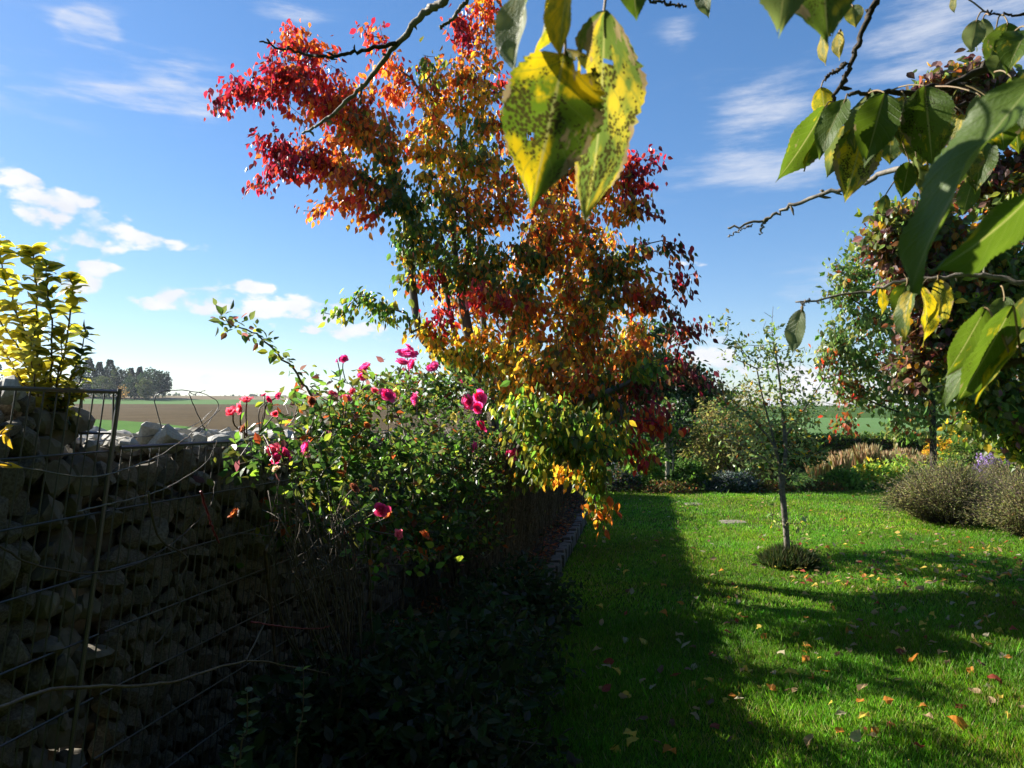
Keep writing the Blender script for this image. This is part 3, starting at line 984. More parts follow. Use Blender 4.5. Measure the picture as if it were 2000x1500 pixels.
# golden ornamental grasses, one clump each
gold_pal = [((.36, .27, .13), 5), ((.24, .14, .06), 2), ((.44, .36, .21), 4), ((.18, .10, .045), 2), ((.16, .17, .05), 2)]
spots = [(1610, 18.2, .75), (1640, 17.6, .82), (1668, 18.4, .9), (1692, 17.7, .98), (1716, 18.4, .95), (1740, 17.6, .92), (1762, 18.3, .95), (1786, 17.8, .85), (1590, 17.4, .6), (1812, 18.6, .85)]
glab = ['low golden grass clump at the foot of the loose yellowing shrub', 'golden grass clump second from the left end of the grass row', 'tall straw-coloured grass clump third in the grass row', 'tallest straw-coloured grass clump in the middle of the grass row',
        'rust and straw grass clump just right of the tallest one', 'golden grass clump behind the left yellow-green bed plants', 'rust-tinted grass clump fourth from the right end of the row', 'reddish grass clump just left of the thin dark trunk',
        'short shaded grass clump at the far left end of the row', 'reddish grass clump at the right end of the row']
order = np.argsort([s_[0] for s_ in spots])
ords = ['leftmost', 'second from the left', 'third from the left', 'fourth from the left', 'fifth from the left', 'fifth from the right', 'fourth from the right', 'third from the right', 'second from the right', 'rightmost']
for rank, k in enumerate(order):
    px, Y, h = spots[k]
    b = atpx(px, Y)
    root = thing('ornamental_grass', 'clump of golden dry ornamental grass, ' + ords[rank] + ' in the row before the hedge', 'ornamental grass', b, 'golden ornamental grasses before the hedge')
    m = 150
    h = h * .74 * rng.uniform(.88, 1.12)
    a = rng.random(m) * 6.28
    q = rng.random(m) ** .5
    pb = b + np.stack([.14 * q * np.cos(a), .14 * q * np.sin(a), 0 * a], 1)
    dd = nrm(np.stack([.22 * q * np.cos(a), .22 * q * np.sin(a), 1 + 0 * a], 1) + rng.normal(0, .07, (m, 3)))
    Ls = h * rng.uniform(.6, 1.05, m)
    C, _ = pick(gold_pal, m)
    V, Fa, Cv = leaves(pb, dd, nrm(rng.normal(0, 1, (m, 3)) * [1, 1, .1]), Ls, .013, C, LEAF4)
    build('stalks', V, [Fa], M_straw, root, Cv, kind='stuff')
    V, Fa, Cv = leaves(pb + dd * Ls[:, None] * .82, dd, nrm(rng.normal(0, 1, (m, 3)) * [1, 1, .1]), h * .2, .03, C * 1.15, LEAF4)
    build('seed_heads', V, [Fa], M_straw, root, Cv, kind='stuff')


# wispy grey-brown bush on the right of the lawn
def wispy(label, px, Y, rx, h, n, pal):
    b = atpx(px, Y)
    root = thing('wispy_bush', label, 'bush', b)
    a = rng.random(n) * 6.28
    q = rng.random(n) ** .5
    hx = rx * .35
    p0 = b + np.stack([hx * q * np.cos(a), hx * q * np.sin(a), 0 * a], 1)
    ph_ = rng.random(4) * 6.28
    ir = 1 + .22 * np.sin(a * 3 + ph_[0]) + .14 * np.sin(a * 7 + ph_[1])
    hr = (1 + .25 * np.sin(a * 2 + ph_[2] + q * 3) * q + .12 * np.sin(a * 6 + ph_[3])) * rng.uniform(.62, 1.08, n)
    stray = np.where(rng.random(n) < .05, 1.25, 1.0)
    tip = b + np.stack([rx * q * ir * np.cos(a), rx * .8 * q * ir * np.sin(a), h * hr * np.sqrt(np.maximum(.10, 1.05 - q ** 2.0))], 1) * stray[:, None] + rng.normal(0, .06, (n, 3))
    mid = (p0 + tip) / 2 + np.array([0, 0, .12]) + rng.normal(0, .03, (n, 3))
    C, _ = pick(pal, n)
    V1, F1 = prisms(p0, mid, .0028, .0022, 3)
    V2, F2 = prisms(mid, tip, .0022, .0014, 3)
    build('stems', np.concatenate([V1, V2]), [np.concatenate([F1, F2 + len(V1)])], M_bark, root, kind='stuff')
    k = 11
    f = rng.uniform(.15, 1, (n, k, 1))
    pt = np.where(f < .5, p0[:, None] + (mid - p0)[:, None] * f * 2, mid[:, None] + (tip - mid)[:, None] * (f - .5) * 2).reshape(-1, 3) + rng.normal(0, .022, (n * k, 3))
    dr = nrm(np.repeat(tip - mid, k, 0) * 4 + rng.normal(0, .7, (n * k, 3)))
    C, _ = pick(pal, n * k, jit=.35)
    V, Fa, Cv = leaves(pt, dr, nrm(rng.normal(0, 1, (n * k, 3)) + [0, 0, .4]), rng.uniform(.022, .05, n * k), .010, C, LEAF2)
    build('foliage', V, [Fa], M_leaf_matt, root, Cv, kind='stuff')


wpal = [((.23, .19, .085), 4), ((.19, .22, .06), 5), ((.27, .235, .13), 3), (OLIVE, 2), ((.18, .12, .15), .3)]
wispy('wispy grey-brown bush with fine stems spilling onto the lawn below the plum-leaved tree', 1850, 10.9, 1.05, .82, 2300, wpal)
wispy('wispy grey-green bush at the right, behind its grey-brown neighbour', 1985, 11.3, 1.0, .92, 2200, wpal)
wispy('wispy dark bush nearest the lawn at the right edge of the garden', 2030, 9.5, .75, .78, 2000, wpal)

# flat stepping stones in the lawn
for k, (px, py, w, dpt, lab) in enumerate([(1433, 1021, .33, .16, 'flat pale stepping stone sunk in the lawn left of the slim young tree'),
                                           (1355, 986, .24, .16, 'small flat stepping stone in the lawn near the far shadow edge')]):
    c = G(px, py)
    a = np.linspace(0, 2 * math.pi, 17)[:-1]
    rr = 1 + rng.normal(0, .06, 16)
    ring = np.stack([np.sign(np.cos(a)) * np.abs(np.cos(a)) ** .6 * w * rr / 2 * 1.1, np.sign(np.sin(a)) * np.abs(np.sin(a)) ** .6 * dpt * rr, 0 * a], 1)
    V = np.concatenate([c + ring + [0, 0, -.02], c + ring + [0, 0, .014], c + ring * .94 + [0, 0, .02]])
    i = np.arange(16)
    j = (i + 1) % 16
    Fq = np.concatenate([np.stack([i, j, j + 16, i + 16], 1), np.stack([i + 16, j + 16, j + 32, i + 32], 1)])
    tr = np.array([[32, 32 + q, 33 + q] for q in range(1, 15)])
    tag(build('stepping_stone', V, [Fq, tr], M_flag), lab, 'stepping stone', 'stepping stones')


# ------------------------------------------------------------------ gabion wall
WALL = -1.8           # lateral of the wall's near face
TOP = 1.47


def wall_top(s):
    return TOP - .012 * (s - 2.2)


STEP_S = 2.31         # the taller basket ends here
stones_mesh = []
for k in range(14):
    m_ = 60
    u = nrm(rng.normal(0, 1, (m_, 3)))
    import bmesh
    bm = bmesh.new()
    cut = nrm(rng.normal(0, 1, (11, 3)))
    lim = rng.uniform(.42, .78, 11)
    bmesh.ops.create_icosphere(bm, subdivisions=2, radius=1)
    for v in bm.verts:
        p = np.array(v.co)
        for c_, l_ in zip(cut, lim):
            ex = p @ c_ - l_
            if ex > 0:
                p = p - c_ * ex * .985
        p *= 1 + rng.normal(0, .02)
        v.co = p
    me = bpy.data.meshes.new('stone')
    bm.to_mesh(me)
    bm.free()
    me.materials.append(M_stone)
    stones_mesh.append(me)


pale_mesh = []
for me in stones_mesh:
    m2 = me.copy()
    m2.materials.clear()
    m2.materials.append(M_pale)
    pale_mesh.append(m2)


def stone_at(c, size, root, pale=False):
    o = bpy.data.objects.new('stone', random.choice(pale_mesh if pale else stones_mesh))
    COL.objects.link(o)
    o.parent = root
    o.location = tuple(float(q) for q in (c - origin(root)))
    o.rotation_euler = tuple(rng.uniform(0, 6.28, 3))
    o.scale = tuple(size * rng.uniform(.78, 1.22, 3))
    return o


def basket(label, s0, s1, topf, z0, sz=.046, layers=3, nparts=300):
    root = thing('gabion_wall', label, 'wall', LW((s0 + s1) / 2, WALL - .2, 0))
    cand = []
    for layer in range(layers):
        z = z0 + sz
        while True:
            row = 0
            s = s0 + sz + rng.uniform(0, .05)
            szr = sz * rng.uniform(.82, 1.25)
            while s < s1 - sz * .6:
                sc_ = szr * rng.uniform(.75, 1.3)
                if z + sc_ * .4 < topf(s) - .01:
                    if rng.random() > (.03 if layer == 0 else .02):
                        cand.append((s, z + rng.normal(0, .012), layer, sc_ * (1.28 if layer == 0 else 1.6)))
                    row += 1
                s += sc_ * 1.78
            if row == 0:
                break
            z += szr * 1.62
    fronts = sorted([c for c in cand if c[2] == 0], key=lambda c: (LW(c[0], WALL)[1]))
    tops = [c for c in cand if c[2] > 0 and c[1] > topf(c[0]) - .14]
    parts = (fronts[:230] + tops)[:nparts]
    rest = [c for c in cand if c not in set(parts)]
    pos_ = lambda c: LW(c[0], WALL - .06 - c[2] * .12 + (rng.normal(0, .008)), c[1])
    for c in parts:
        stone_at(pos_(c), c[3], root)
    J = Join()
    for c in rest:
        me = random.choice(stones_mesh)
        if not hasattr(basket, 'cache'):
            basket.cache = {}
        if me.name not in basket.cache:
            vv = np.array([v.co[:] for v in me.vertices])
            ff = np.array([p.vertices[:] for p in me.polygons])
            basket.cache[me.name] = (vv, ff)
        vv, ff = basket.cache[me.name]
        a = rng.uniform(0, 6.28)
        Rm = np.array([[math.cos(a), -math.sin(a), 0], [math.sin(a), math.cos(a), 0], [0, 0, 1]])
        J.add((vv * c[3] * rng.uniform(.8, 1.2, 3)) @ Rm.T + pos_(c), [ff])
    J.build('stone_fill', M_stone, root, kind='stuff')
    return root


LEAN = .17            # the mesh bars lean along the wall
tall = basket('taller basket of limestone behind wire mesh at the left end of the gabion wall', 1.0, STEP_S, lambda s: TOP + .19, .0)
low = basket('long lower basket of limestone behind wire mesh running from the step to the roses', STEP_S + .02, 6.6, wall_top, .0)
far_b = basket('far basket of the gabion wall, continuing behind the brown twig hedge', 6.65, 14.9, lambda s: 1.40, .0, .075, 2, 0)
# loose stones on the top
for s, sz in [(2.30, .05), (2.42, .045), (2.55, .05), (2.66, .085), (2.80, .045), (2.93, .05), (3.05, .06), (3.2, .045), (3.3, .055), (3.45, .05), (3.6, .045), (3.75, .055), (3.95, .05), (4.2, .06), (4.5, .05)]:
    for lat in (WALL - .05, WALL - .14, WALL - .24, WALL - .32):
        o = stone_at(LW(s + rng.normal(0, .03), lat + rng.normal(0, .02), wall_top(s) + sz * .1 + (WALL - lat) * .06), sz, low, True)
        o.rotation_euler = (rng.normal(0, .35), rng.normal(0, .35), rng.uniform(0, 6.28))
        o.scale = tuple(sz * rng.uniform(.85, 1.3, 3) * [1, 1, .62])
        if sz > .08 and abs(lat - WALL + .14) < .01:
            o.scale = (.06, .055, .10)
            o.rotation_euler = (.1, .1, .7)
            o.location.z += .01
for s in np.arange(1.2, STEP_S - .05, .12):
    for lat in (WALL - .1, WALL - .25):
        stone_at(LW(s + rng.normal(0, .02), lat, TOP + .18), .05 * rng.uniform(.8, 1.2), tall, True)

bar_me = {}


def wire(root, name, p, q, r=.0029, k=5):
    p, q = np.asarray(p), np.asarray(q)
    ln = np.linalg.norm(q - p)
    key = (round(r, 4), k)
    if key not in bar_me:
        V, Fq, tr = tube([[0, 0, 0], [0, 0, 1]], 1.0, k)
        me = mesh('wire_bar', V, [Fq, tr], smooth=False)
        me.materials.append(M_wire)
        bar_me[key] = me
    o = bpy.data.objects.new(name, bar_me[key])
    COL.objects.link(o)
    o.parent = root
    qn = Vector(q - p).to_track_quat('Z', 'Y').to_matrix().to_4x4()
    o.matrix_basis = Matrix.Translation(Vector((p - origin(root)).tolist())) @ qn @ Matrix.Diagonal((r, r, ln, 1))
    return o


FACE = WALL + .012
for root, s0, s1, topf in ((tall, 1.0, STEP_S, lambda s: TOP + .19), (low, STEP_S + .03, 6.6, wall_top)):
    for s in np.arange(s0 + .02, s1, .052):
        h = topf(s)
        wire(root, 'wire_bar', LW(s - LEAN * h, FACE, 0), LW(s, FACE, h + .002))
    for z in np.arange(0.06, 1.7, .2):
        if z < topf(s0) - .02:
            for dz in (0, ):
                wire(root, 'wire_rail', LW(s0 - LEAN * (TOP - z) * .6, FACE + .008, z), LW(s1 - LEAN * (TOP - z) * .6, FACE + .008, z + (topf(s1) - topf(s0))), .0036)
    wire(root, 'wire_rail', LW(s0, FACE + .008, topf(s0)), LW(s1, FACE + .008, topf(s1)), .0075)
    wire(root, 'wire_rail', LW(s0, WALL - .34, topf(s0)), LW(s1, WALL - .34, topf(s1)), .005)
# end frame of the taller basket
for lat in (FACE, WALL - .11, WALL - .22, WALL - .34):
    wire(tall, 'wire_bar', LW(STEP_S, lat, TOP - .05), LW(STEP_S, lat, TOP + .2), .004)
for z in (TOP + .19, TOP + .05):
    wire(tall, 'wire_rail', LW(STEP_S, FACE + .01, z), LW(STEP_S, WALL - .35, z), .006)
wire(tall, 'corner_post', LW(STEP_S - LEAN * 1.6, FACE + .014, 0), LW(STEP_S + .012, FACE + .014, TOP + .2), .008, 8)

# ------------------------------------------------------------------ bed, kerb, litter
KERB = -.88
ss = np.linspace(1.2, 14.8, 60)
lt = np.linspace(WALL + .02, KERB - .05, 8)
V = np.array([LW(s, l, .05 + .05 * math.sin(s * 2.1 + l * 3) * math.sin((l - WALL) * 3.3) + rng.uniform(0, .02)) for s in ss for l in lt])
i, j = np.meshgrid(np.arange(59), np.arange(7), indexing='ij')
b = (i * 8 + j).ravel()
build('garden_bed', V, [np.stack([b, b + 1, b + 9, b + 8], 1)], M_soil, None, smooth=True, kind='structure')
kb = thing('kerb', 'low edging of small grey stone blocks between the rose bed and the lawn', 'kerb', LW(7, KERB, 0))
import bmesh
kmes = []
for k in range(5):
    bm = bmesh.new()
    bmesh.ops.create_cube(bm, size=1)
    bmesh.ops.bevel(bm, geom=list(bm.edges), offset=.07, segments=1, affect='EDGES')
    for v in bm.verts:
        v.co = v.co + Vector(rng.normal(0, .018, 3).tolist())
    me = bpy.data.meshes.new('kerb_stone')
    bm.to_mesh(me)
    bm.free()
    me.materials.append(M_kerb)
    kmes.append(me)
s = 3.2
while s < 14.4:
    ln = rng.uniform(.13, .19)
    o = bpy.data.objects.new('kerb_stone', random.choice(kmes))
    COL.objects.link(o)
    o.parent = kb
    o.location = tuple((LW(s + ln / 2, KERB + rng.normal(0, .006), .045 + rng.normal(0, .006)) - origin(kb)).tolist())
    o.rotation_euler = (rng.normal(0, .03), rng.normal(0, .03), -TH + rng.normal(0, .03))
    o.scale = (.10, ln * .94, .19)
    s += ln

m = 5200
sL = rng.uniform(4.5, 14.5, m)
pl = np.array([LW(a, b_, .10) for a, b_ in zip(sL, rng.uniform(WALL + .05, KERB - .06, m))]) + np.stack([0 * sL, 0 * sL, rng.uniform(-.04, .05, m)], 1)
C, _ = pick([(BROWN, 5), (RUST, 2.5), ((.16, .10, .05), 4), (OLIVE, 1), (ORANGE, .4)], m)
V, Fa, Cv = leaves(pl, nrm(rng.normal(0, 1, (m, 3)) * [1, 1, .25]), nrm(rng.normal(0, .35, (m, 3)) + [0, 0, 1]), rng.uniform(.04, .075, m), rng.uniform(.02, .045, m), C, LEAF4)
tag(build('leaf_litter', V, [Fa], M_leaf_matt, None, Cv, kind='stuff'), 'brown fallen leaves covering the soil of the bed behind the kerb', 'leaf litter')

# bare brown hedge along the boundary after the wall, and dry stalks in the bed
bh = thing('bare_hedge', 'brown nearly leafless hedge of fine upright twigs along the bed behind the autumn tree', 'hedge', LW(9.8, WALL + .2))
m = 4500
sL = rng.uniform(6.3, 14.8, m)
p0 = np.array([LW(a, WALL + .2 + c_, .03) for a, c_ in zip(sL, rng.normal(0, .14, m))])
hh = rng.uniform(.55, 1.25, m) * np.where((sL > 9.7) & (sL < 10.9), .8, 1)
p1 = p0 + np.stack([rng.normal(0, .07, m), rng.normal(0, .07, m), hh * .55], 1)
p2 = p1 + np.stack([rng.normal(0, .09, m), rng.normal(0, .09, m), hh * .5], 1)
V1, F1 = prisms(p0, p1, .0055, .0040, 3)
V2, F2 = prisms(p1, p2, .0040, .0020, 3)
build('branches', np.concatenate([V1, V2]), [np.concatenate([F1, F2 + len(V1)])], M_twig, bh, kind='stuff')
k = 4
pt = (p1[:, None] + (p2 - p1)[:, None] * rng.uniform(-.8, 1, (m, k, 1))).reshape(-1, 3) + rng.normal(0, .03, (m * k, 3))
C, _ = pick([(BROWN, 4), ((.16, .11, .055), 3), (OLIVE, 2), (DGREEN, 1)], m * k)
m2 = 6000
s2 = rng.uniform(6.3, 14.8, m2)
z2 = rng.uniform(.05, 1.36, m2) * np.where((s2 > 9.7) & (s2 < 10.9), .8, 1)
q2 = np.array([LW(a_, WALL + .2 + c_, z_) for a_, c_, z_ in zip(s2, rng.normal(0, .11, m2), z2)])
C2, _ = pick([((.07, .05, .025), 4), ((.10, .075, .04), 3), (OLIVE, 1), (DGREEN, 1)], m2)
foliage(bh, q2, nrm(rng.normal(0, 1, (m2, 3))), nrm(rng.normal(0, 1, (m2, 3))), rng.uniform(.04, .075, m2), C2, .65, M_leaf_matt, LEAF2, name='dead_leaves')
foliage(bh, pt, nrm(rng.normal(0, 1, (m * k, 3))), nrm(rng.normal(0, 1, (m * k, 3))), rng.uniform(.025, .05, m * k), C, .6, M_leaf_matt, LEAF2)
dstk = thing('dry_stalks', 'thicket of dry straw-coloured perennial stalks standing in the bed beside the kerb', 'plant', LW(7.6, -1.3))
m = 900
sL = rng.uniform(5.6, 10.6, m)
p0 = np.array([LW(a, c_, .05) for a, c_ in zip(sL, rng.uniform(WALL + .1, KERB - .28, m))])
hh = rng.uniform(.3, .85, m)
p1 = p0 + np.stack([rng.normal(0, .10, m), rng.normal(0, .10, m), hh], 1)
V1, F1 = prisms(p0, p1, .0042, .0022, 4)
build('stalks', V1, [F1], M_cane, dstk, kind='stuff')

# ------------------------------------------------------------------ rose bush
p_ro = [(GREEN, 4), (DGREEN, 4), (OLIVE, 2), (BGREEN, 1.5), (YGREEN, .6), (RUST, .4)]
p_rt = [(GREEN, 3), (BGREEN, 2), (OLIVE, 2), (YGREEN, 1), (RUST, 1), (PLUM, .6)]


def rose_targets(blobs, dens):
    T, Zi = [], []
    for k, (px, py, rx, ry, lat, pal) in enumerate(blobs):
        Y = bedY(px, lat)
        c = P(px, py, Y)
        n = max(3, int(dens * rx * ry / 1000 * (Y / 4.2) ** 1.0))
        dd = nrm(rng.normal(0, 1, (n, 3)))
        T.append(c + dd * rng.random((n, 1)) ** .4 * np.array([rx * Y / F, .28, ry * Y / F]))
        Zi += [k] * n
    T = np.concatenate(T)
    return T, np.array(Zi)


rb = [(700, 742, 60, 22, -1.5, p_rt), (780, 735, 60, 26, -1.5, p_rt), (860, 735, 60, 28, -1.5, p_ro), (930, 760, 50, 40, -1.5, p_ro), (640, 760, 40, 20, -1.5, p_rt), (560, 800, 40, 25, -1.55, p_rt), (640, 790, 60, 40, -1.5, p_rt), (720, 780, 70, 40, -1.5, p_rt), (800, 770, 70, 40, -1.5, p_ro), (870, 770, 60, 45, -1.5, p_ro), (930, 800, 50, 50, -1.5, p_ro),
      (520, 850, 40, 20, -1.5, p_rt), (600, 850, 60, 40, -1.45, p_ro), (690, 860, 80, 50, -1.4, p_ro), (790, 850, 80, 50, -1.4, p_ro), (880, 870, 80, 60, -1.4, p_ro), (950, 880, 40, 60, -1.4, p_ro),
      (620, 920, 60, 40, -1.4, p_ro), (710, 940, 80, 50, -1.35, p_ro), (810, 940, 80, 60, -1.35, p_ro), (900, 960, 80, 60, -1.35, p_ro), (960, 980, 50, 60, -1.35, p_ro), (690, 1000, 40, 35, -1.2, p_rt),
      (840, 1040, 90, 50, -1.3, p_ro), (920, 1050, 70, 50, -1.3, p_ro), (810, 1090, 40, 25, -1.1, p_rt), (760, 1020, 70, 50, -1.4, p_ro), (600, 990, 70, 40, -1.6, p_ro), (480, 900, 30, 25, -1.6, p_ro)]
T, Z = rose_targets(rb, 10.0)
r0 = LW(4.2, -1.45, .05)
rbush = thing('rose_bush', 'rambling rose bush with pink and coral flowers beside the gabion wall', 'bush', r0)
rst = []
for s in (2.9, 3.3, 3.7, 4.1, 4.5, 4.9, 5.3, 5.7):
    b0 = LW(s + rng.normal(0, .1), -1.45 + rng.normal(0, .08), .04)
    rst.append([b0, b0 + [rng.normal(0, .06), rng.normal(0, .06), .5], b0 + [rng.normal(0, .12), rng.normal(0, .12), .95]])
g = grow(rst, T, .14, .12, .08)
wood(rbush, g, .016, .0022, M_cane, .35, names=('canes', 'branches'))
pos, d, n, L, ti = sprays(g[0], g[1], g[3], 10, .045, .25, .05, .18)
C = np.zeros((len(pos), 3))
for k, b in enumerate(rb):
    s_ = Z[ti] == k
    C[s_] = pick(b[5], int(s_.sum()))[0]
# arching long cane with leaflets
ac = smooth_path([P(625, 800, 3.35), P(590, 745, 3.3), P(545, 690, 3.2), P(500, 655, 3.15), P(455, 635, 3.1), P(428, 617, 3.1)], 26, .004)
V, Fq, tr = tube(ac, np.linspace(.006, .002, 26), 6)
build('arching_cane', V, [Fq, tr], M_cane, rbush, smooth=True)
ep, ed = [], []
for k in range(3, 26):
    for q in range(5):
        o_ = rng.normal(0, 1, 3) * [1, 1, .7]
        o_ = o_ / np.linalg.norm(o_)
        ep.append(ac[k] + o_ * rng.uniform(.01, .05))
        ed.append(o_ + [0, 0, -.1])
ep, ed = np.array(ep), np.array(ed)
eC, _ = pick(p_rt, len(ep))
pos = np.concatenate([pos, ep])
d = np.concatenate([d, nrm(ed)])
n = np.concatenate([n, nrm(rng.normal(0, .5, (len(ep), 3)) + [0, 0, 1])])
L = np.concatenate([L, rng.uniform(.03, .05, len(ep))])
C = np.concatenate([C, eC])
key = -pos[:, 2] + rng.random(len(pos)) * .25
foliage(rbush, pos, d, n, L, C, .62, M_leaf, LEAF6, 300, near=key)


def rose_mesh(col, seed, npet=36):
    r = np.random.default_rng(seed)
    V, Fs, C = [], [], []
    nv = 0
    for k in range(npet):
        t = k / (npet - 1)
        ang = k * 2.4
        open_ = .12 + .95 * t ** 1.4 + r.normal(0, .17)
        ln = (.55 + .35 * t) * (1 + .16 * r.normal())
        w = .28 + .45 * t
        grid = []
        for i in range(4):
            f = i / 3
            th = open_ * (f ** .7) * 1.05
            rad = .04 + .16 * t + ln * f * math.sin(th) * .8 + .16 * t * math.sin(math.pi * f)
            z = ln * f * math.cos(th) * .85 + .05 * (1 - t)
            ww = w * math.sin(math.pi * (.18 + .62 * f)) * (1 + .06 * r.normal())
            for u in (-1, 0, 1):
                x = rad - (.12 * ww if u else 0)
                yy = u * ww * .55
                zz_ = z + (.03 * r.normal()) - (.05 if (u and f > .9) else 0)
                ca, sa = math.cos(ang), math.sin(ang)
                grid.append([x * ca - yy * sa, x * sa + yy * ca, zz_])
        V += grid
        for i in range(3):
            for j in range(2):
                b_ = nv + i * 3 + j
                Fs.append([b_, b_ + 1, b_ + 4, b_ + 3])
        nv += 12
        cc = np.array(col) * (1 + .15 * r.normal())
        C += [np.clip(cc, .005, .9)] * 12
    th_ = np.arange(8) * math.pi / 4
    for q_, (rr_, zz_) in enumerate([(.20, .30), (.21, .48), (.12, .60)]):
        for t_ in th_:
            V.append([rr_ * math.cos(t_ + q_ * .3) * (1 + .12 * r.normal()), rr_ * math.sin(t_ + q_ * .3) * (1 + .12 * r.normal()), zz_ + .04 * r.normal()])
            C.append(np.clip(np.array(col) * (1 + .2 * r.normal()), .005, .9))
    V.append([0, 0, .62])
    C.append(np.array(col))
    for q_ in range(2):
        for i in range(8):
            Fs.append([nv + q_ * 8 + i, nv + q_ * 8 + (i + 1) % 8, nv + q_ * 8 + 8 + (i + 1) % 8, nv + q_ * 8 + 8 + i])
    for i in range(0, 8, 2):
        Fs.append([nv + 24, nv + 16 + i, nv + 16 + (i + 1) % 8, nv + 16 + (i + 2) % 8])
    me = mesh('rose_flower', np.array(V), [np.array(Fs)], np.array(C), smooth=True)
    me.materials.append(M_petal)
    return me


PINK, CORAL, DRED, PALE, DRYR, ORG = (.82, .10, .33), (.86, .17, .24), (.66, .05, .17), (.75, .66, .22), (.28, .10, .05), (.55, .16, .04)
rm = {}
roses = [(795, 697, 34, -1.45, PINK), (785, 712, 28, -1.43, PINK), (808, 714, 26, -1.43, PINK), (797, 680, 14, -1.45, PINK), (714, 722, 24, -1.5, PINK), (708, 738, 20, -1.48, PINK), (672, 702, 14, -1.5, PINK), (659, 705, 8, -1.5, PINK),
         (842, 722, 18, -1.5, PINK), (850, 716, 16, -1.5, PINK), (905, 746, 22, -1.4, DRED), (935, 778, 30, -1.35, PINK), (918, 785, 26, -1.35, PINK), (930, 798, 22, -1.33, PINK),
         (455, 808, 26, -1.5, CORAL), (472, 798, 24, -1.5, CORAL), (482, 785, 24, -1.48, CORAL), (535, 882, 26, -1.4, CORAL), (555, 888, 26, -1.38, DRED), (540, 900, 22, -1.38, DRED), (601, 875, 26, -1.35, PINK),
         (755, 775, 26, -1.35, PINK), (768, 768, 22, -1.35, PALE), (815, 780, 26, -1.35, PINK), (648, 771, 18, -1.45, CORAL), (677, 781, 20, -1.42, CORAL), (690, 765, 14, -1.45, CORAL), (730, 765, 16, -1.45, CORAL),
         (936, 835, 24, -1.3, DRED), (921, 872, 24, -1.28, PINK), (1000, 888, 22, -1.3, DRED), (1002, 902, 18, -1.3, PINK), (747, 995, 26, -1.0, DRED), (776, 1045, 20, -1.0, CORAL), (828, 1047, 20, -1.0, ORG),
         (461, 1005, 24, -1.3, ORG), (882, 816, 22, -1.3, PALE), (540, 918, 18, -1.3, (.7, .55, .35)), (988, 740, 26, -1.4, DRYR), (985, 755, 26, -1.38, DRED), (607, 784, 18, -1.45, DRYR),
         (762, 1008, 20, -1.0, ORG), (690, 955, 20, -1.1, DRYR), (545, 775, 16, -1.5, DRED), (523, 782, 14, -1.5, DRED), (516, 773, 10, -1.5, DRED), (537, 808, 12, -1.5, CORAL), (716, 832, 14, -1.3, ORG), (478, 838, 20, -1.45, DRYR)]
ncoln = {}
for k, (px, py, dia, lat, col) in enumerate(roses):
    v = k % 3
    key = (col, v)
    if key not in rm:
        rm[key] = rose_mesh(col, 50 + len(rm))
    Y = bedY(px, lat) - .12
    c = P(px, py, Y)
    o = bpy.data.objects.new('rose_flower', rm[key])
    COL.objects.link(o)
    o.parent = rbush
    o.location = tuple((c - origin(rbush)).tolist())
    o.rotation_euler = (R(50) + rng.normal(0, .45), rng.normal(0, .5), rng.uniform(-1.5, 1.5))
    sc_ = dia * Y / F * .74
    o.scale = (sc_, sc_, sc_ * .9)
# flower stalks
J = Join()
nodes_ = g[0]
for (px, py, dia, lat, col) in roses:
    Y = bedY(px, lat) - .10
    c = P(px, py, Y)
    q = nodes_[np.argmin(np.linalg.norm(nodes_ - (c - [0, 0, .12]), axis=1))]
    if np.linalg.norm(q - c) > .3:
        q = c + (q - c) / np.linalg.norm(q - c) * .14 - [0, 0, .06]
    sp_ = smooth_path([q, (q + c) / 2 + rng.normal(0, .015, 3), c], 7)
    V, Fq, tr = tube(sp_, .0028, 5)
    J.add(V, [Fq, tr])
J.build('flower_stalks', M_cane, rbush, smooth=True, kind='stuff')

# bare branching twigs in front of the roses
bt = thing('bare_twigs', 'pale bare branching twigs standing in front of the wall below the coral roses', 'twigs', LW(3.3, -1.25, .0))
J = Join()
b0 = LW(3.3, -1.25, .05)
for k in range(30):
    px, py = rng.uniform(530, 700), rng.uniform(925, 1060)
    Y = bedY(px, -1.22 + rng.normal(0, .07))
    tip = P(px, py, Y)
    s_ = [b0 + rng.normal(0, .12, 3) * [1, 1, .2], (b0 * .35 + tip * .65) + rng.normal(0, .05, 3) - [0, 0, .06], tip]
    V, Fq, tr = tube(smooth_path(s_, 10, .006), np.linspace(.0042, .0016, 10), 5)
    J.add(V, [Fq, tr])
    for q in range(2):
        st_ = smooth_path(s_, 10)[6 + q]
        V, Fq, tr = tube(smooth_path([st_, st_ + rng.normal(0, .03, 3) + [0, 0, .04], st_ + rng.normal(0, .05, 3) + [0, 0, .08]], 5), [.0022, .002, .0018, .0016, .0014], 4)
        J.add(V, [Fq, tr])
J.build('branches', M_bark, bt, smooth=True, kind='stuff')

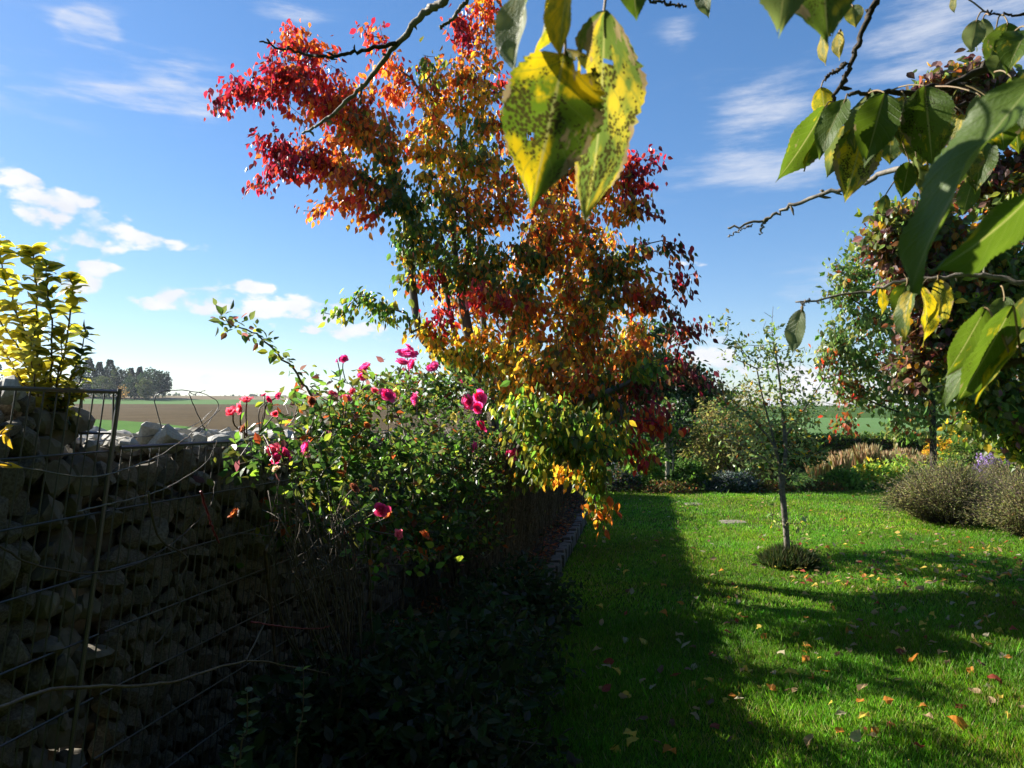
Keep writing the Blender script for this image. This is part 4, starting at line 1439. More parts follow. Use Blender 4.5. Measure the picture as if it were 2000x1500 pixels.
# long bare trailing stems in front of the wall
trail = [([(-20, 900), (70, 918), (190, 930), (300, 895), (370, 850), (430, 800)], -1.60, .0028, 'pale thin bare stem arching across the top of the wire mesh', M_bark_grey),
         ([(150, 1000), (210, 985), (320, 955), (400, 905), (425, 860)], -1.55, .0026, 'pale bare stem arching across the mesh just under the topmost one', M_bark_grey),
         ([(-10, 1060), (60, 1100), (170, 1120), (270, 1100), (350, 1050), (410, 990), (420, 940)], -1.5, .003, 'long dark bare stem looping low across the wire mesh', M_twig),
         ([(-20, 1390), (110, 1345), (250, 1340), (340, 1330), (480, 1292), (560, 1300), (640, 1315)], -1.2, .0042, 'stout pale bare branch reaching low in front of the wall', M_cane),
         ([(480, 1290), (520, 1210), (525, 1180), (500, 1160)], -1.2, .0028, 'short kinked shoot rising from the stout pale branch', M_cane),
         ([(290, 960), (310, 1050), (365, 1090), (345, 1150), (350, 1180), (320, 1240), (300, 1260)], -1.35, .0034, 'forked grey stem hanging down the middle of the mesh', M_twig),
         ([(490, 1215), (560, 1225), (620, 1228), (645, 1222)], -1.15, .0026, 'short dark red cane lying nearly level in the shade', M_redcane),
         ([(392, 960), (405, 1000), (418, 1040), (428, 1060)], -1.4, .004, 'short dark red cane hanging beside the orange faded rose', M_redcane),
         ([(320, 845), (305, 770), (380, 765), (425, 785), (415, 815), (360, 880)], -1.85, .0022, 'bent wire looping up from the top of the wall', M_wire),
         ([(400, 840), (370, 770), (378, 770), (402, 762)], -1.8, .0022, 'short kinked wire sticking up from the wall top', M_wire),
         ([(190, 862), (300, 850), (380, 830), (415, 800)], -1.9, .002, 'thin wire lying along the stones of the wall top', M_wire),
         ([(540, 870), (560, 900), (590, 960), (620, 1010)], -1.45, .0022, 'thin bare rose shoot hanging by the coral roses', M_cane)]
for path, lat, rr, lab, mt in trail:
    pts = [P(a, b_, bedY(a, lat) * (1 + rng.normal(0, .008))) for a, b_ in path]
    ctr = np.mean(pts, 0)
    V, Fq, tr = tube(smooth_path(pts, 34, .0012), np.linspace(rr, rr * .6, 34), 6)
    cat = 'wire' if mt is M_wire else 'bramble'
    nm = 'bent_wire' if mt is M_wire else 'bramble'
    o = build(nm, V - ctr, [Fq, tr], mt, smooth=True)
    o.location = tuple(ctr.tolist())
    tag(o, lab, cat)

# ------------------------------------------------------------------ low shrubs in the deep shade
shade_list = [(560, 2.75, -1.15, .42, .55, 'dark low shrub under the wall at the bottom of the bed'), (700, 3.1, -1.0, .45, .55, 'dark low shrub in deep shade below the roses'),
              (830, 3.6, -.95, .5, .55, 'shaded low shrub in the bed left of the kerb start'), (960, 4.3, -.95, .5, .5, 'shaded low shrub spreading over the start of the kerb'),
              (1010, 5.4, -.95, .45, .42, 'small shaded shrub where the stone kerb begins to show'), (860, 2.9, -.72, .42, .42, 'shaded shrub of larger leaves nearest the lawn at the bottom'),
              (560, 2.2, -1.2, .3, .35, 'low leafy shrub in the dark bottom left corner of the bed')]
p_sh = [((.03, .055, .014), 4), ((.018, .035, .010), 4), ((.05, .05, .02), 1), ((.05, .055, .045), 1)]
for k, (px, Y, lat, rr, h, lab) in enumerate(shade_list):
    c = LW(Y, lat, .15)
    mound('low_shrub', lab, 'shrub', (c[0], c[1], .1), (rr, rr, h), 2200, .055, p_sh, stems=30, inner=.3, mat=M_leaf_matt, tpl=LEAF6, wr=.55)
# upright periwinkle-like shoots in the shade
for k, (px, py0, py1, lab) in enumerate([(480, 1500, 1345, 'upright leafy shoot with paired round leaves low in the shade'), (590, 1480, 1300, 'taller leafy shoot with paired round leaves hanging from the pale branch'),
                                         (455, 1560, 1460, 'short leafy shoot with paired leaves at the bottom of the picture')]):
    Y = bedY(px, -1.05)
    b0, t0 = P(px - 12, py0, Y), P(px + 2, py1, Y)
    b0 = b0.copy()
    root = thing('leafy_shoot', lab, 'plant', (b0[0], b0[1], b0[2]))
    pth = smooth_path([np.array([b0[0], b0[1], .05]), b0, (b0 + t0) / 2 + [.01, 0, 0], t0], 22)
    V, Fq, tr = tube(pth, np.linspace(.003, .0014, 22), 5)
    build('stem', V, [Fq, tr], M_cane, root, smooth=True)
    ps, ds = [], []
    for q in range(6, 22, 2):
        a = rng.uniform(0, 6.28)
        for sg in (0, math.pi):
            ps.append(pth[q])
            ds.append([math.cos(a + sg), math.sin(a + sg), .3])
    ps, ds = np.array(ps), np.array(ds)
    C, _ = pick([(GREEN, 2), (BGREEN, 2)], len(ps))
    nn_ = len(ps)
    leaf_parts(root, ps, nrm(ds), np.tile([0, -.5, .9], (nn_, 1)) + rng.normal(0, .2, (nn_, 3)), rng.uniform(.025, .038, nn_), rng.uniform(.018, .026, nn_), C, M_leaf)

ly = bedY(10, -1.62)
lb = P(-40, 1000, ly)
root = thing('leafy_shoot', 'thin shoot with a few yellow leaves hanging at the left end of the wall mesh', 'plant', lb)
V, Fq, tr = tube(smooth_path([[lb[0], lb[1], .02], lb, P(-18, 900, ly), P(0, 850, ly), P(10, 838, ly)], 24), np.linspace(.003, .0014, 24), 5)
build('stem', V, [Fq, tr], M_cane, root, smooth=True)
lp = np.array([P(-6, 852, ly), P(2, 846, ly), P(8, 838, ly), P(-4, 908, ly)])
ld = np.array([P(22, 836, ly), P(24, 876, ly), P(26, 830, ly), P(44, 912, ly)]) - lp
leaf_parts(root, lp, nrm(ld), np.tile([.1, -.8, .5], (4, 1)), np.linalg.norm(ld, axis=1), np.full(4, .018), np.tile([.45, .36, .04], (4, 1)), M_leaf)

# ------------------------------------------------------------------ variegated shrub on the wall
m_, N = new_mat('variegated_leaf')
tcn = N.n('ShaderNodeTexCoord')
uvs = N.n('ShaderNodeSeparateXYZ')
N.link(tcn.outputs['UV'], uvs.inputs[0])
e = N.math('ABSOLUTE', N.math('SUBTRACT', uvs.outputs[0], .5))
oi = N.n('ShaderNodeObjectInfo')
mpv = N.n('ShaderNodeVectorMath', operation='ADD')
N.link(tcn.outputs['UV'], mpv.inputs[0])
N.link(oi.outputs['Location'], mpv.inputs[1])
wob = N.math('MULTIPLY', N.math('SUBTRACT', N.noise(mpv.outputs[0], 6, 3), .5), .28)
fac = N.step(N.math('ADD', e, wob), .10, .19)
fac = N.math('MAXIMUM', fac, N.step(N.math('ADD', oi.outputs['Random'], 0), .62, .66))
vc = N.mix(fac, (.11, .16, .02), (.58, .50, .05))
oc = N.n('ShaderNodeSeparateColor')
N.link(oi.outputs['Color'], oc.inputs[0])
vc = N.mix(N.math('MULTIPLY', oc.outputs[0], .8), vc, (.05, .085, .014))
p = N.n('ShaderNodeBsdfPrincipled')
N.link(vc, p.inputs['Base Color'])
p.inputs['Roughness'].default_value = .35
t = N.n('ShaderNodeBsdfTranslucent')
N.link(N.mix(1, vc, (1.7, 1.7, 1.4), 'MULTIPLY'), t.inputs['Color'])
mx = N.n('ShaderNodeMixShader')
mx.inputs[0].default_value = .45
N.link(p.outputs[0], mx.inputs[1])
N.link(t.outputs[0], mx.inputs[2])
o_ = N.n('ShaderNodeOutputMaterial')
N.link(mx.outputs[0], o_.inputs['Surface'])
M_var = m_


def leaf_grid(nu, nv, width, bend, fold, tipn=1.0, wave=.0, serr=0.0, seed=0, holes=(), ragged=0.0, obov=.85):
    """one detailed leaf, unit length along +Y from its base"""
    r = np.random.default_rng(seed)
    us = np.linspace(-1, 1, 2 * nu + 1)
    vs = np.linspace(0, 1, nv + 1)
    ph = r.random(4) * 6.28
    V, UV = [], []
    # centre line bending in the YZ plane
    ang = bend * (vs ** 1.3)
    cy = np.concatenate([[0], np.cumsum(np.cos((ang[:-1] + ang[1:]) / 2))]) / nv
    cz = -np.concatenate([[0], np.cumsum(np.sin((ang[:-1] + ang[1:]) / 2))]) / nv
    for i, v in enumerate(vs):
        w = width * .5 * (math.sin(math.pi * min(1, v ** obov)) ** (.75 if v ** obov < .5 else 1.15) if 0 < v < 1 else 0.012)
        if v > .8:
            w *= 1 - .35 * ((v - .8) / .2) ** 1.2 * tipn
        for u in us:
            uu = u
            x = uu * w
            if abs(u) == 1:
                x *= 1 + serr * (1 if (i % 2) else -1) + ragged * r.normal()
            dz = fold * abs(x) + wave * math.sin(v * 9 + ph[0] + u * 2) * abs(u) + wave * .6 * math.sin(v * 17 + ph[1]) * abs(u)
            ca = ang[i]
            V.append([x, cy[i] + math.sin(ca) * dz, cz[i] + math.cos(ca) * dz])
            UV.append([u * .5 + .5, v])
    k = 2 * nu + 1
    Fs = []
    for i in range(nv):
        for j in range(k - 1):
            uc, vcn = (us[j] + us[j + 1]) / 2, (vs[i] + vs[i + 1]) / 2
            if any(((uc - h[0]) / h[2]) ** 2 + ((vcn - h[1]) / h[3]) ** 2 < 1 for h in holes):
                continue
            b_ = i * k + j
            Fs.append([b_, b_ + 1, b_ + k + 1, b_ + k])
    return np.array(V), np.array(Fs), np.array(UV)


vmes = []
for k in range(5):
    V, Fq, UV = leaf_grid(2, 6, .70, rng.uniform(.2, .9), rng.uniform(.1, .4), seed=k, obov=.9)
    me = mesh('leaf', V, [Fq], None, True, UV)
    me.materials.append(M_var)
    vmes.append(me)
eY = 2.42
eb = P(95, 830, eY)
eu = thing('variegated_shrub', 'upright shrub with yellow and green variegated leaves growing on top of the gabion wall', 'shrub', eb)
est = [[(90, 830), (60, 700), (30, 600), (5, 520), (-5, 465)], [(92, 830), (75, 700), (72, 590), (63, 500), (60, 485)], [(98, 830), (100, 720), (100, 620), (92, 545), (90, 515)], [(100, 830), (120, 720), (138, 610), (142, 560), (130, 535)],
       [(104, 830), (140, 740), (158, 690), (168, 640)], [(104, 832), (140, 775), (165, 720)], [(88, 830), (40, 740), (10, 690), (-10, 650)], [(90, 830), (50, 760), (20, 720)], [(96, 830), (85, 740), (50, 650), (20, 590)],
       [(98, 830), (110, 760), (120, 690), (118, 640)], [(88, 830), (60, 770), (30, 750)], [(100, 836), (125, 790), (150, 770)], [(100, 836), (115, 800), (130, 770)], [(94, 830), (70, 760), (60, 680), (70, 640)], [(94, 830), (40, 690), (-20, 600), (-30, 540)]]
J = Join()
cnt_v = 0
rest_v = []
for k, pth in enumerate(est):
    off = rng.normal(0, .07)
    pts = [P(a, b_, eY + off * (1 - (b_ - 460) / 380)) for a, b_ in pth]
    sp_ = smooth_path(pts, 30, .002)
    V, Fq, tr = tube(sp_, np.linspace(.0042, .0014, 30), 5)
    J.add(V, [Fq, tr])
    ln = np.linalg.norm(np.diff(sp_, axis=0), axis=1).sum()
    nn_ = max(6, int(ln / .015))
    for q in range(nn_):
        f = .12 + .88 * q / (nn_ - 1)
        i0 = min(28, int(f * 29))
        c = sp_[i0]
        tg = nrm(sp_[i0 + 1] - sp_[i0])
        a0 = q * 1.57 + rng.normal(0, .3)
        for sg in (0, math.pi):
            hd_ = np.array([math.cos(a0 + sg), math.sin(a0 + sg), 0])
            dd = nrm(hd_ * 1.0 + tg * .45 + rng.normal(0, .34, 3))
            nn2 = nrm(np.array([0, 0, 1.0]) + rng.normal(0, .42, 3) + tg * .3)
            s3, d3, n3 = frames(dd[None], nn2[None])
            L_ = rng.uniform(.038, .060) * (1 if q < nn_ - 2 else .7)
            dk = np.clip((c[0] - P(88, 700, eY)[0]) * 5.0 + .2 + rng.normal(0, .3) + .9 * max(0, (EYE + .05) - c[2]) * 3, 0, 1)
            if cnt_v >= 300:
                rest_v.append((c, d3[0], n3[0], L_, dk))
                cnt_v += 1
                continue
            o = bpy.data.objects.new('leaf', random.choice(vmes))
            COL.objects.link(o)
            o.parent = eu
            Mx = np.eye(4)
            Mx[:3, 0], Mx[:3, 1], Mx[:3, 2] = s3[0] * L_, d3[0] * L_, n3[0] * L_
            Mx[:3, 3] = c - eb
            o.matrix_basis = Matrix(Mx.tolist())
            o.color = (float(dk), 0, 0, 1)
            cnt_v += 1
J.build('stems', M_cane, eu, smooth=True)
if rest_v:
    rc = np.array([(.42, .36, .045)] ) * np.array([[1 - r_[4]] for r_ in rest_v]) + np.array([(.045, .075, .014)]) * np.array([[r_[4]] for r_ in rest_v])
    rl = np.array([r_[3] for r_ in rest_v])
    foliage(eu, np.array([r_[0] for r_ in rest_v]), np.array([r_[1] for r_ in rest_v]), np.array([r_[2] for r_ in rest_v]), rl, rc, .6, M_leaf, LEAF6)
print('variegated leaves', cnt_v)
# a few yellow leaves hanging in at the lower left edge
# ------------------------------------------------------------------ far trees
def far_tree(name, label, cat, px, Y, hpx, wpx, pal, conifer, group, n=500, base_py=None):
    x = (px - 1000) / F * Y
    a, r_ = math.atan2(x, Y), math.hypot(x, Y)
    z0 = float(land_z(np.array(a), np.array(r_)))
    b = np.array([x, Y, z0])
    H, Wd = hpx * Y / F, wpx * Y / F
    root = thing(name, label, cat, b, group)
    V, Fq, tr = tube([b, b + [0, 0, H * (.95 if conifer else .6)]], [H * .02, H * .006], 6)
    build('trunk', V, [Fq, tr], M_bark_dark, root)
    u = nrm(rng.normal(0, 1, (n, 3)))
    if conifer:
        t = rng.random(n) ** .95
        a_ = rng.random(n) * 6.28
        rr = Wd * .72 * (1 - t) ** 1.15 * (.5 + .5 * rng.random(n) ** .5) * (1 + .25 * np.sin(t * 40 + a_ * 2)) + .006 * H
        pos = b + np.stack([rr * np.cos(a_), rr * np.sin(a_), H * (.08 + .92 * t)], 1)
        d = nrm(np.stack([np.cos(a_), np.sin(a_), -.35 + 0 * a_], 1) + rng.normal(0, .25, (n, 3)))
    else:
        ph = rng.random(3) * 6.28
        lump = 1 + .2 * np.sin(u[:, 0] * 6 + ph[0]) * np.sin(u[:, 2] * 5 + ph[1])
        pos = b + [0, 0, H * .55] + u * np.array([Wd * .5, Wd * .5, H * .45]) * (lump * rng.random(n) ** .3)[:, None]
        d = nrm(u + rng.normal(0, .5, (n, 3)))
    C, _ = pick(pal, n)
    L = H * rng.uniform(.04, .085, n)
    V, Fa, Cv = leaves(pos, d, nrm(rng.normal(0, .6, (n, 3)) + u * .5 + [0, 0, .4]), L, L * .7, C, LEAF4)
    build('crown', V, [Fa], M_leaf_matt, root, Cv, kind='stuff')


p_fd = [((.018, .032, .016), 5), ((.028, .045, .02), 3)]
p_fb = [((.045, .06, .022), 4), ((.06, .065, .02), 2), ((.03, .045, .018), 3)]
p_fo = [((.28, .15, .04), 3), ((.2, .13, .04), 2)]
ft = [(-8, 292, 76, 42, p_fd, 1), (152, 292, 70, 30, p_fd, 1), (172, 288, 86, 44, p_fd, 1), (193, 292, 76, 34, p_fd, 1), (214, 286, 84, 42, p_fd, 1),
      (236, 284, 66, 40, p_fb, 0), (255, 290, 66, 34, p_fd, 1), (272, 292, 68, 30, p_fd, 1), (262, 276, 50, 42, p_fd, 0), (300, 296, 62, 48, p_fd, 0), (286, 280, 60, 40, p_fd, 0), (318, 300, 56, 30, p_fd, 0), (200, 272, 50, 40, p_fb, 0), (284, 268, 46, 30, p_fb, 0)]
fl = ['edge of the dark wood', 'dark spire']
ordn = {'c': ['dark conifer of the far wood glimpsed at the left edge of the variegated shrub', 'dark conifer of the far wood just clear of the variegated shrub', 'dark conifer of the far wood, second spire right of the variegated shrub', 'dark conifer of the far wood, third spire right of the variegated shrub',
              'tallest dark conifer near the middle of the far wood', 'dark conifer of the far wood just right of its tallest spire', 'dark conifer of the far wood above the orange tree', 'dark conifer of the far wood fifth spire right of the variegated shrub', 'lower dark conifer of the far wood fourth from its right end', 'dark conifer of the far wood third from its right end'],
        'b': ['broad dark tree below the conifers near the right of the far wood', 'broad round dark tree second from the right end of the far wood', 'broad dark tree low in front of the right part of the far wood', 'small round dark tree ending the far wood on the right'],
        'o': ['olive broadleaf tree above the orange tree of the far wood', 'olive broadleaf tree at the left foot of the far wood', 'small olive broadleaf tree at the right foot of the far wood']}
for k, (px, Y, h, w, pal, con) in enumerate(ft):
    lab_ = ordn[('c' if con else ('b' if pal is p_fd else 'o'))].pop(0)
    h = h * .9
    far_tree('conifer' if con else 'broadleaf_tree', lab_,
             'tree', px, Y, h, w, pal, con, 'conifers of the far wood' if con else ('broad dark trees of the far wood' if pal is p_fd else 'olive trees of the far wood'), 1900 if px > 140 else 500)
far_tree('autumn_bush', 'orange autumn tree at the foot of the far dark wood', 'tree', 240, 262, 30, 20, p_fo, 0, None, 300)
# right-hand far trees
ftr = [(1590, 190, 24, 60, p_fb), (1640, 185, 26, 50, [((.16, .08, .03), 3), ((.08, .07, .03), 2)]), (1690, 195, 26, 60, p_fb), (1740, 190, 24, 60, p_fd), (1550, 200, 22, 50, p_fd), (1500, 195, 24, 55, p_fb), (1790, 190, 26, 60, p_fb), (1840, 195, 24, 60, p_fd), (1890, 190, 24, 60, p_fb), (1450, 200, 22, 60, p_fd)]
rord = ['straight left of the russet one', 'the only russet one', 'first right of the russet one', 'second right of the russet one', 'second left of the russet one', 'seen through the young tree crown', 'third right of the russet one', 'right of the thin dark trunk', 'hidden by the right-hand tree', 'left of the young tree crown']
for k, (px, Y, h, w, pal) in enumerate(ftr):
    kk = 'russet' if k == 1 else ('dark' if pal is p_fd else 'olive green')
    far_tree('distant_tree', kk + ' distant tree past the pale green field, ' + rord[k], 'tree', px, Y, h, w, pal, 0, kk + ' distant trees beyond the right field', 350)
# thin tree line on the horizon
m = 2600
aa = np.radians(rng.uniform(-26, 4, m))
rr = rng.uniform(640, 700, m)
zt = land_z(aa, rr) + rng.random(m) * 3.0 * (1 + .8 * np.sin(aa * 130) * np.sin(aa * 57 + 1))
pos = np.stack([rr * np.sin(aa), rr * np.cos(aa), zt], 1)
C, _ = pick([((.035, .045, .03), 3), ((.05, .055, .04), 2)], m)
V, Fa, Cv = leaves(pos, nrm(rng.normal(0, 1, (m, 3))), nrm(rng.normal(0, 1, (m, 3)) + [0, -1, 0]), rng.uniform(2, 4, m), rng.uniform(2, 4, m), C, LEAF2)
tag(build('treeline', V, [Fa], M_leaf_matt, None, Cv, kind='stuff'), 'thin dark line of trees on the far horizon', 'treeline')

# ------------------------------------------------------------------ lawn grass and what lies on it
def lawn_pts(n, d0, d1):
    y = np.sqrt(rng.uniform(d0 * d0, d1 * d1, n))
    u = rng.uniform(-.28, .95, n)
    x = y * u
    lat = x * CT - y * ST
    k = lat > KERB + .07
    return x[k], y[k]


J = Join()
for (n, d0, d1, w, h0, h1, tpl) in ((150000, 2.5, 6, .0036, .025, .062, LEAF4), (105000, 6, 10, .0075, .028, .058, LEAF2), (80000, 10, 15, .014, .03, .06, LEAF2)):
    x, y = lawn_pts(n, d0, d1)
    n = len(x)
    clump = .5 + .5 * np.sin(x * 7.3 + np.sin(y * 5.1) * 2) * np.sin(y * 6.7 + np.sin(x * 4.3) * 2)
    clump2 = .5 + .5 * np.sin(x * 1.7 + 1.3 * np.sin(y * 1.1)) * np.sin(y * 1.9 + np.sin(x * 1.3))
    hgt = rng.uniform(h0, h1, n) * (.65 + .6 * clump)
    tl = rng.random(n) < .004
    hgt = np.where(tl, hgt * 2.2, hgt)
    a = rng.random(n) * 6.28
    dd = nrm(np.stack([.75 * np.cos(a), .75 * np.sin(a), .75 + rng.random(n)], 1))
    C, _ = pick([((.095, .215, .012), 5), ((.125, .255, .014), 4), ((.155, .235, .025), 2), ((.22, .21, .08), .7)], n)
    patchy = .5 + .5 * np.sin(x * 3.1 + 2 * np.sin(y * 1.7 + .4)) * np.sin(y * 2.7 + 1.6 * np.sin(x * 2.3))
    dry = (rng.random(n) < .08 * patchy ** 2 + .015)[:, None]
    C = np.where(dry, np.array([[.26, .22, .09]]) * rng.uniform(.6, 1.2, (n, 1)), C)
    C = C * (.72 + .5 * clump2)[:, None] * np.stack([1 + .35 * (patchy - .5), 1 + 0 * patchy, 1 - .3 * (patchy - .5)], 1)
    V, Fa, Cv = leaves(np.stack([x, y, 0 * x - .004], 1), dd, nrm(np.stack([np.cos(a + .5), np.sin(a + .5), .6 + 0 * a], 1)), hgt, w * rng.uniform(.7, 1.3, n), C, tpl)
    J.add(V, [Fa], Cv)
tag(J.build('grass', M_grass, None, kind='stuff'), 'short green lawn grass', 'grass')

fall_pal = [('yellow', (.44, .33, .06)), ('tan', (.30, .21, .11)), ('red', (.24, .05, .03)), ('orange', (.40, .16, .03)), ('brown', (.11, .065, .04)), ('pale', (.28, .25, .16))]
fmes = {}
for nm, c in fall_pal:
    for k in range(3):
        V, Fq, UV = leaf_grid(1, 4, .62, rng.uniform(-1.2, 1.6), rng.uniform(-.2, .9), seed=90 + k, wave=.07)
        me = mesh('fallen_leaf', V, [Fq], np.tile(c, (len(V), 1)), False)
        me.materials.append(M_leaf_matt)
        fmes[(nm, k)] = me


LANDMARKS = [(sb, .75, 'close beside the dark grass tuft'), (sb, 1.5, 'on the grass a step from the young tree'), (atpx(1850, 10.9), 2.0, 'in front of the wispy grey-brown bush'),
             (G(1893, 1430), .35, 'around the large crumpled tan-orange leaf'), (G(1700, 1424), .35, 'beside the close pair of bright leaves'), (G(1928, 1334), .4, 'near the large reddish brown leaf'),
             (G(1427, 1247), .4, 'around the small bright red leaf'), (G(1817, 1259), .5, 'near the daisy between shade and tussock'), (G(1654, 1142), .6, 'around the red-orange leaf in the shade')]


def fallen(px, py, nm, size, label=None):
    c = G(px, py)
    o = bpy.data.objects.new('fallen_leaf', fmes[(nm, int(rng.integers(3)))])
    COL.objects.link(o)
    o.location = (c[0], c[1], .026 + rng.uniform(0, .02))
    o.rotation_euler = (rng.normal(0, .5), rng.normal(0, .5), rng.uniform(0, 6.28))
    o.scale = (size,) * 3
    if label:
        tag(o, label, 'leaf')
    else:
        place = 'under the shaded right part of the lawn' if (px > 1500 and py < 1270) else ('on the sunny near lawn' if px > 1400 else 'on the shaded left part of the lawn')
        place = place.replace('under', 'on')
        for lm, rad_, words in LANDMARKS:
            if np.hypot(*(c - lm)[:2]) < rad_:
                place = words
                break
        big = 'small ' if size < .056 else ('large ' if size > .075 else '')
        tag(o, big + nm + ' fallen leaf lying ' + place, 'leaf', big + nm + ' fallen leaves ' + place)


named = [(1700, 1414, 'yellow', .075, 'bright yellow upper leaf of a close pair fallen on the near lawn'), (1702, 1434, 'orange', .075, 'bright orange lower leaf of a close pair fallen on the near lawn'),
         (1725, 1383, 'orange', .075, 'orange curled leaf above the close yellow pair on the near lawn'), (1737, 1420, 'red', .085, 'pinkish red leaf right of the close yellow pair on the lawn'),
         (1928, 1334, 'red', .09, 'large reddish brown leaf near the right edge of the sunny lawn'), (1893, 1430, 'orange', .12, 'large crumpled tan-orange leaf on the sunny near lawn'),
         (1427, 1247, 'red', .07, 'small bright red leaf at the edge of the shade on the lawn'), (1498, 1247, 'orange', .075, 'orange leaf right of the small bright red leaf on the lawn'),
         (1654, 1142, 'red', .09, 'red-orange leaf in the shade right of the grass tuft')]
for px, py, nm, sz, lab in named:
    fallen(px, py, nm, sz, lab)
cntf = 0
while cntf < 285:
    q = rng.random()
    if q < .52:
        px, py = rng.uniform(1560, 2040), 1075 + 230 * rng.random() ** 1.1
    elif q < .8:
        px, py = rng.uniform(1400, 2020), rng.uniform(1130, 1490)
    else:
        px, py = rng.uniform(1150, 1450), rng.uniform(1110, 1490)
    nm = fall_pal[rng.choice(6, p=[.24, .26, .1, .14, .12, .14])][0]
    fallen(px, py, nm, rng.uniform(.045, .085))
    cntf += 1
m = 480
pts, cs = [], []
for _ in range(m):
    if rng.random() < .75:
        px, py = rng.uniform(1480, 2150), 1040 + 110 * rng.random() ** .8
    else:
        px, py = rng.uniform(1130, 2000), rng.uniform(972, 1110)
    pts.append(G(px, py) + [0, 0, .05])
pts = np.array(pts)
C, _ = pick([(c, w) for (nm, c), w in zip(fall_pal, [3, 3, 1, 1.5, 1.5, 2])], m)
V, Fa, Cv = leaves(pts, nrm(rng.normal(0, 1, (m, 3)) * [1, 1, .3]), nrm(rng.normal(0, .35, (m, 3)) + [0, 0, 1]), rng.uniform(.05, .08, m), rng.uniform(.03, .05, m), C, LEAF4)
tag(build('fallen_leaves', V, [Fa], M_leaf_matt, None, Cv, kind='stuff'), 'scattered small yellow and tan fallen leaves on the farther lawn', 'fallen leaves')

# daisies
M_white = solid_mat('daisy_white', (.72, .72, .70), (.80, .80, .80), 30, .6, 0, 30)
M_yolk = solid_mat('daisy_yellow', (.55, .36, .03), (.6, .4, .04), 30, .6, 0, 30)
dm = Join()
for k in range(12):
    a = k * math.pi / 6
    V, Fa, _c = leaves(np.array([[.004 * math.cos(a), .004 * math.sin(a), .0]]), np.array([[math.cos(a), math.sin(a), .15]]), np.array([[0, 0, 1.]]), .011, .006, np.ones((1, 3)), LEAF4)
    dm.add(V, [Fa])
dV = np.concatenate(dm.V)
dF = np.concatenate(dm.F)
dme = mesh('petals', dV, [dF])
dme.materials.append(M_white)
aa_ = np.arange(8) * math.pi / 4
yV = np.concatenate([[[0, 0, .005]], np.stack([.005 * np.cos(aa_), .005 * np.sin(aa_), .001 + 0 * aa_], 1)])
yme = mesh('flower_centre', yV, [np.array([[0, 1 + i_, 1 + (i_ + 1) % 8] for i_ in range(8)])])
yme.materials.append(M_yolk)
for k, (px, py, lab) in enumerate([(1817, 1259, 'white daisy between the shade and the sunny grass tussock'), (1928, 1424, 'white daisy nearest the crumpled tan-orange leaf'), (1949, 1434, 'white daisy just right of the crumpled leaf daisy'), (1994, 1372, 'white daisy at the right edge of the near lawn'),
                                   (1484, 1282, 'white daisy on the sunny lawn below the orange leaf'), (1463, 1274, 'white daisy just left of its twin below the orange leaf'), (1775, 1486, 'white daisy at the bottom of the sunny lawn')]):
    c = G(px, py, .06)
    root = thing('daisy', lab, 'daisy', (c[0], c[1], 0))
    V, Fq, tr = tube([[c[0], c[1], 0], [c[0], c[1], .06]], .0012, 4)
    build('stem', V, [Fq, tr], M_cane, root)
    for nm, me in (('petals', dme), ('flower_centre', yme)):
        o = bpy.data.objects.new(nm, me)
        COL.objects.link(o)
        o.parent = root
        o.location = (0, 0, .062)
        o.rotation_euler = (-.5, .1, 0)

# ------------------------------------------------------------------ cherry tree overhead: leaves hanging into view
m_, N = new_mat('cherry_leaf')
tcn = N.n('ShaderNodeTexCoord')
oi = N.n('ShaderNodeObjectInfo')
oc = N.n('ShaderNodeSeparateColor')
N.link(oi.outputs['Color'], oc.inputs[0])
uvs = N.n('ShaderNodeSeparateXYZ')
N.link(tcn.outputs['UV'], uvs.inputs[0])
off = N.n('ShaderNodeVectorMath', operation='MULTIPLY_ADD')
cv = N.n('ShaderNodeCombineXYZ')
for i_ in range(3):
    N.link(oi.outputs['Random'], cv.inputs[i_])
N.link(cv.outputs[0], off.inputs[0])
off.inputs[1].default_value = (37, 53, 71)
N.link(tcn.outputs['UV'], off.inputs[2])
u_ = N.math('ABSOLUTE', N.math('SUBTRACT', uvs.outputs[0], .5))
v_ = uvs.outputs[1]
vein = N.math('ABSOLUTE', N.math('SUBTRACT', N.math('FRACT', N.math('SUBTRACT', N.math('MULTIPLY', v_, 8.5), N.math('MULTIPLY', u_, 4.2))), .5))
vein = N.math('SUBTRACT', 1.0, N.step(vein, .02, .10))
midr = N.math('SUBTRACT', 1.0, N.step(u_, .008, .028))
patch = N.noise(off.outputs[0], 2.6, 4, .55)
lo = N.math('SUBTRACT', .78, N.math('MULTIPLY', oc.outputs[0], .55))
yf = N.step(patch, N.math('SUBTRACT', lo, .05), N.math('ADD', lo, .05))
yf = N.math('MULTIPLY', yf, N.math('SUBTRACT', 1.0, N.math('MULTIPLY', vein, .35)))
gcol = N.mix(N.noise(off.outputs[0], 5, 4), (.055, .105, .010), (.095, .155, .014))
ycol = N.mix(N.step(N.noise(off.outputs[0], 4, 3), .4, .6), (.50, .37, .010), (.22, .23, .015))
c = N.mix(yf, gcol, ycol)
c = N.mix(oc.outputs[2], c, N.mix(patch, (.13, .17, .085), (.22, .25, .14)))
c = N.mix(N.math('MULTIPLY', vein, .14), c, (.16, .22, .06))
c = N.mix(N.math('MULTIPLY', midr, .6), c, (.32, .32, .14))
vor = N.n('ShaderNodeTexVoronoi')
vor.inputs['Scale'].default_value = 50
vor.inputs['Randomness'].default_value = 1
mpz = N.n('ShaderNodeMapping')
mpz.inputs['Scale'].default_value = (.5, 1, 1)
N.link(off.outputs[0], mpz.inputs[0])
N.link(mpz.outputs[0], vor.inputs['Vector'])
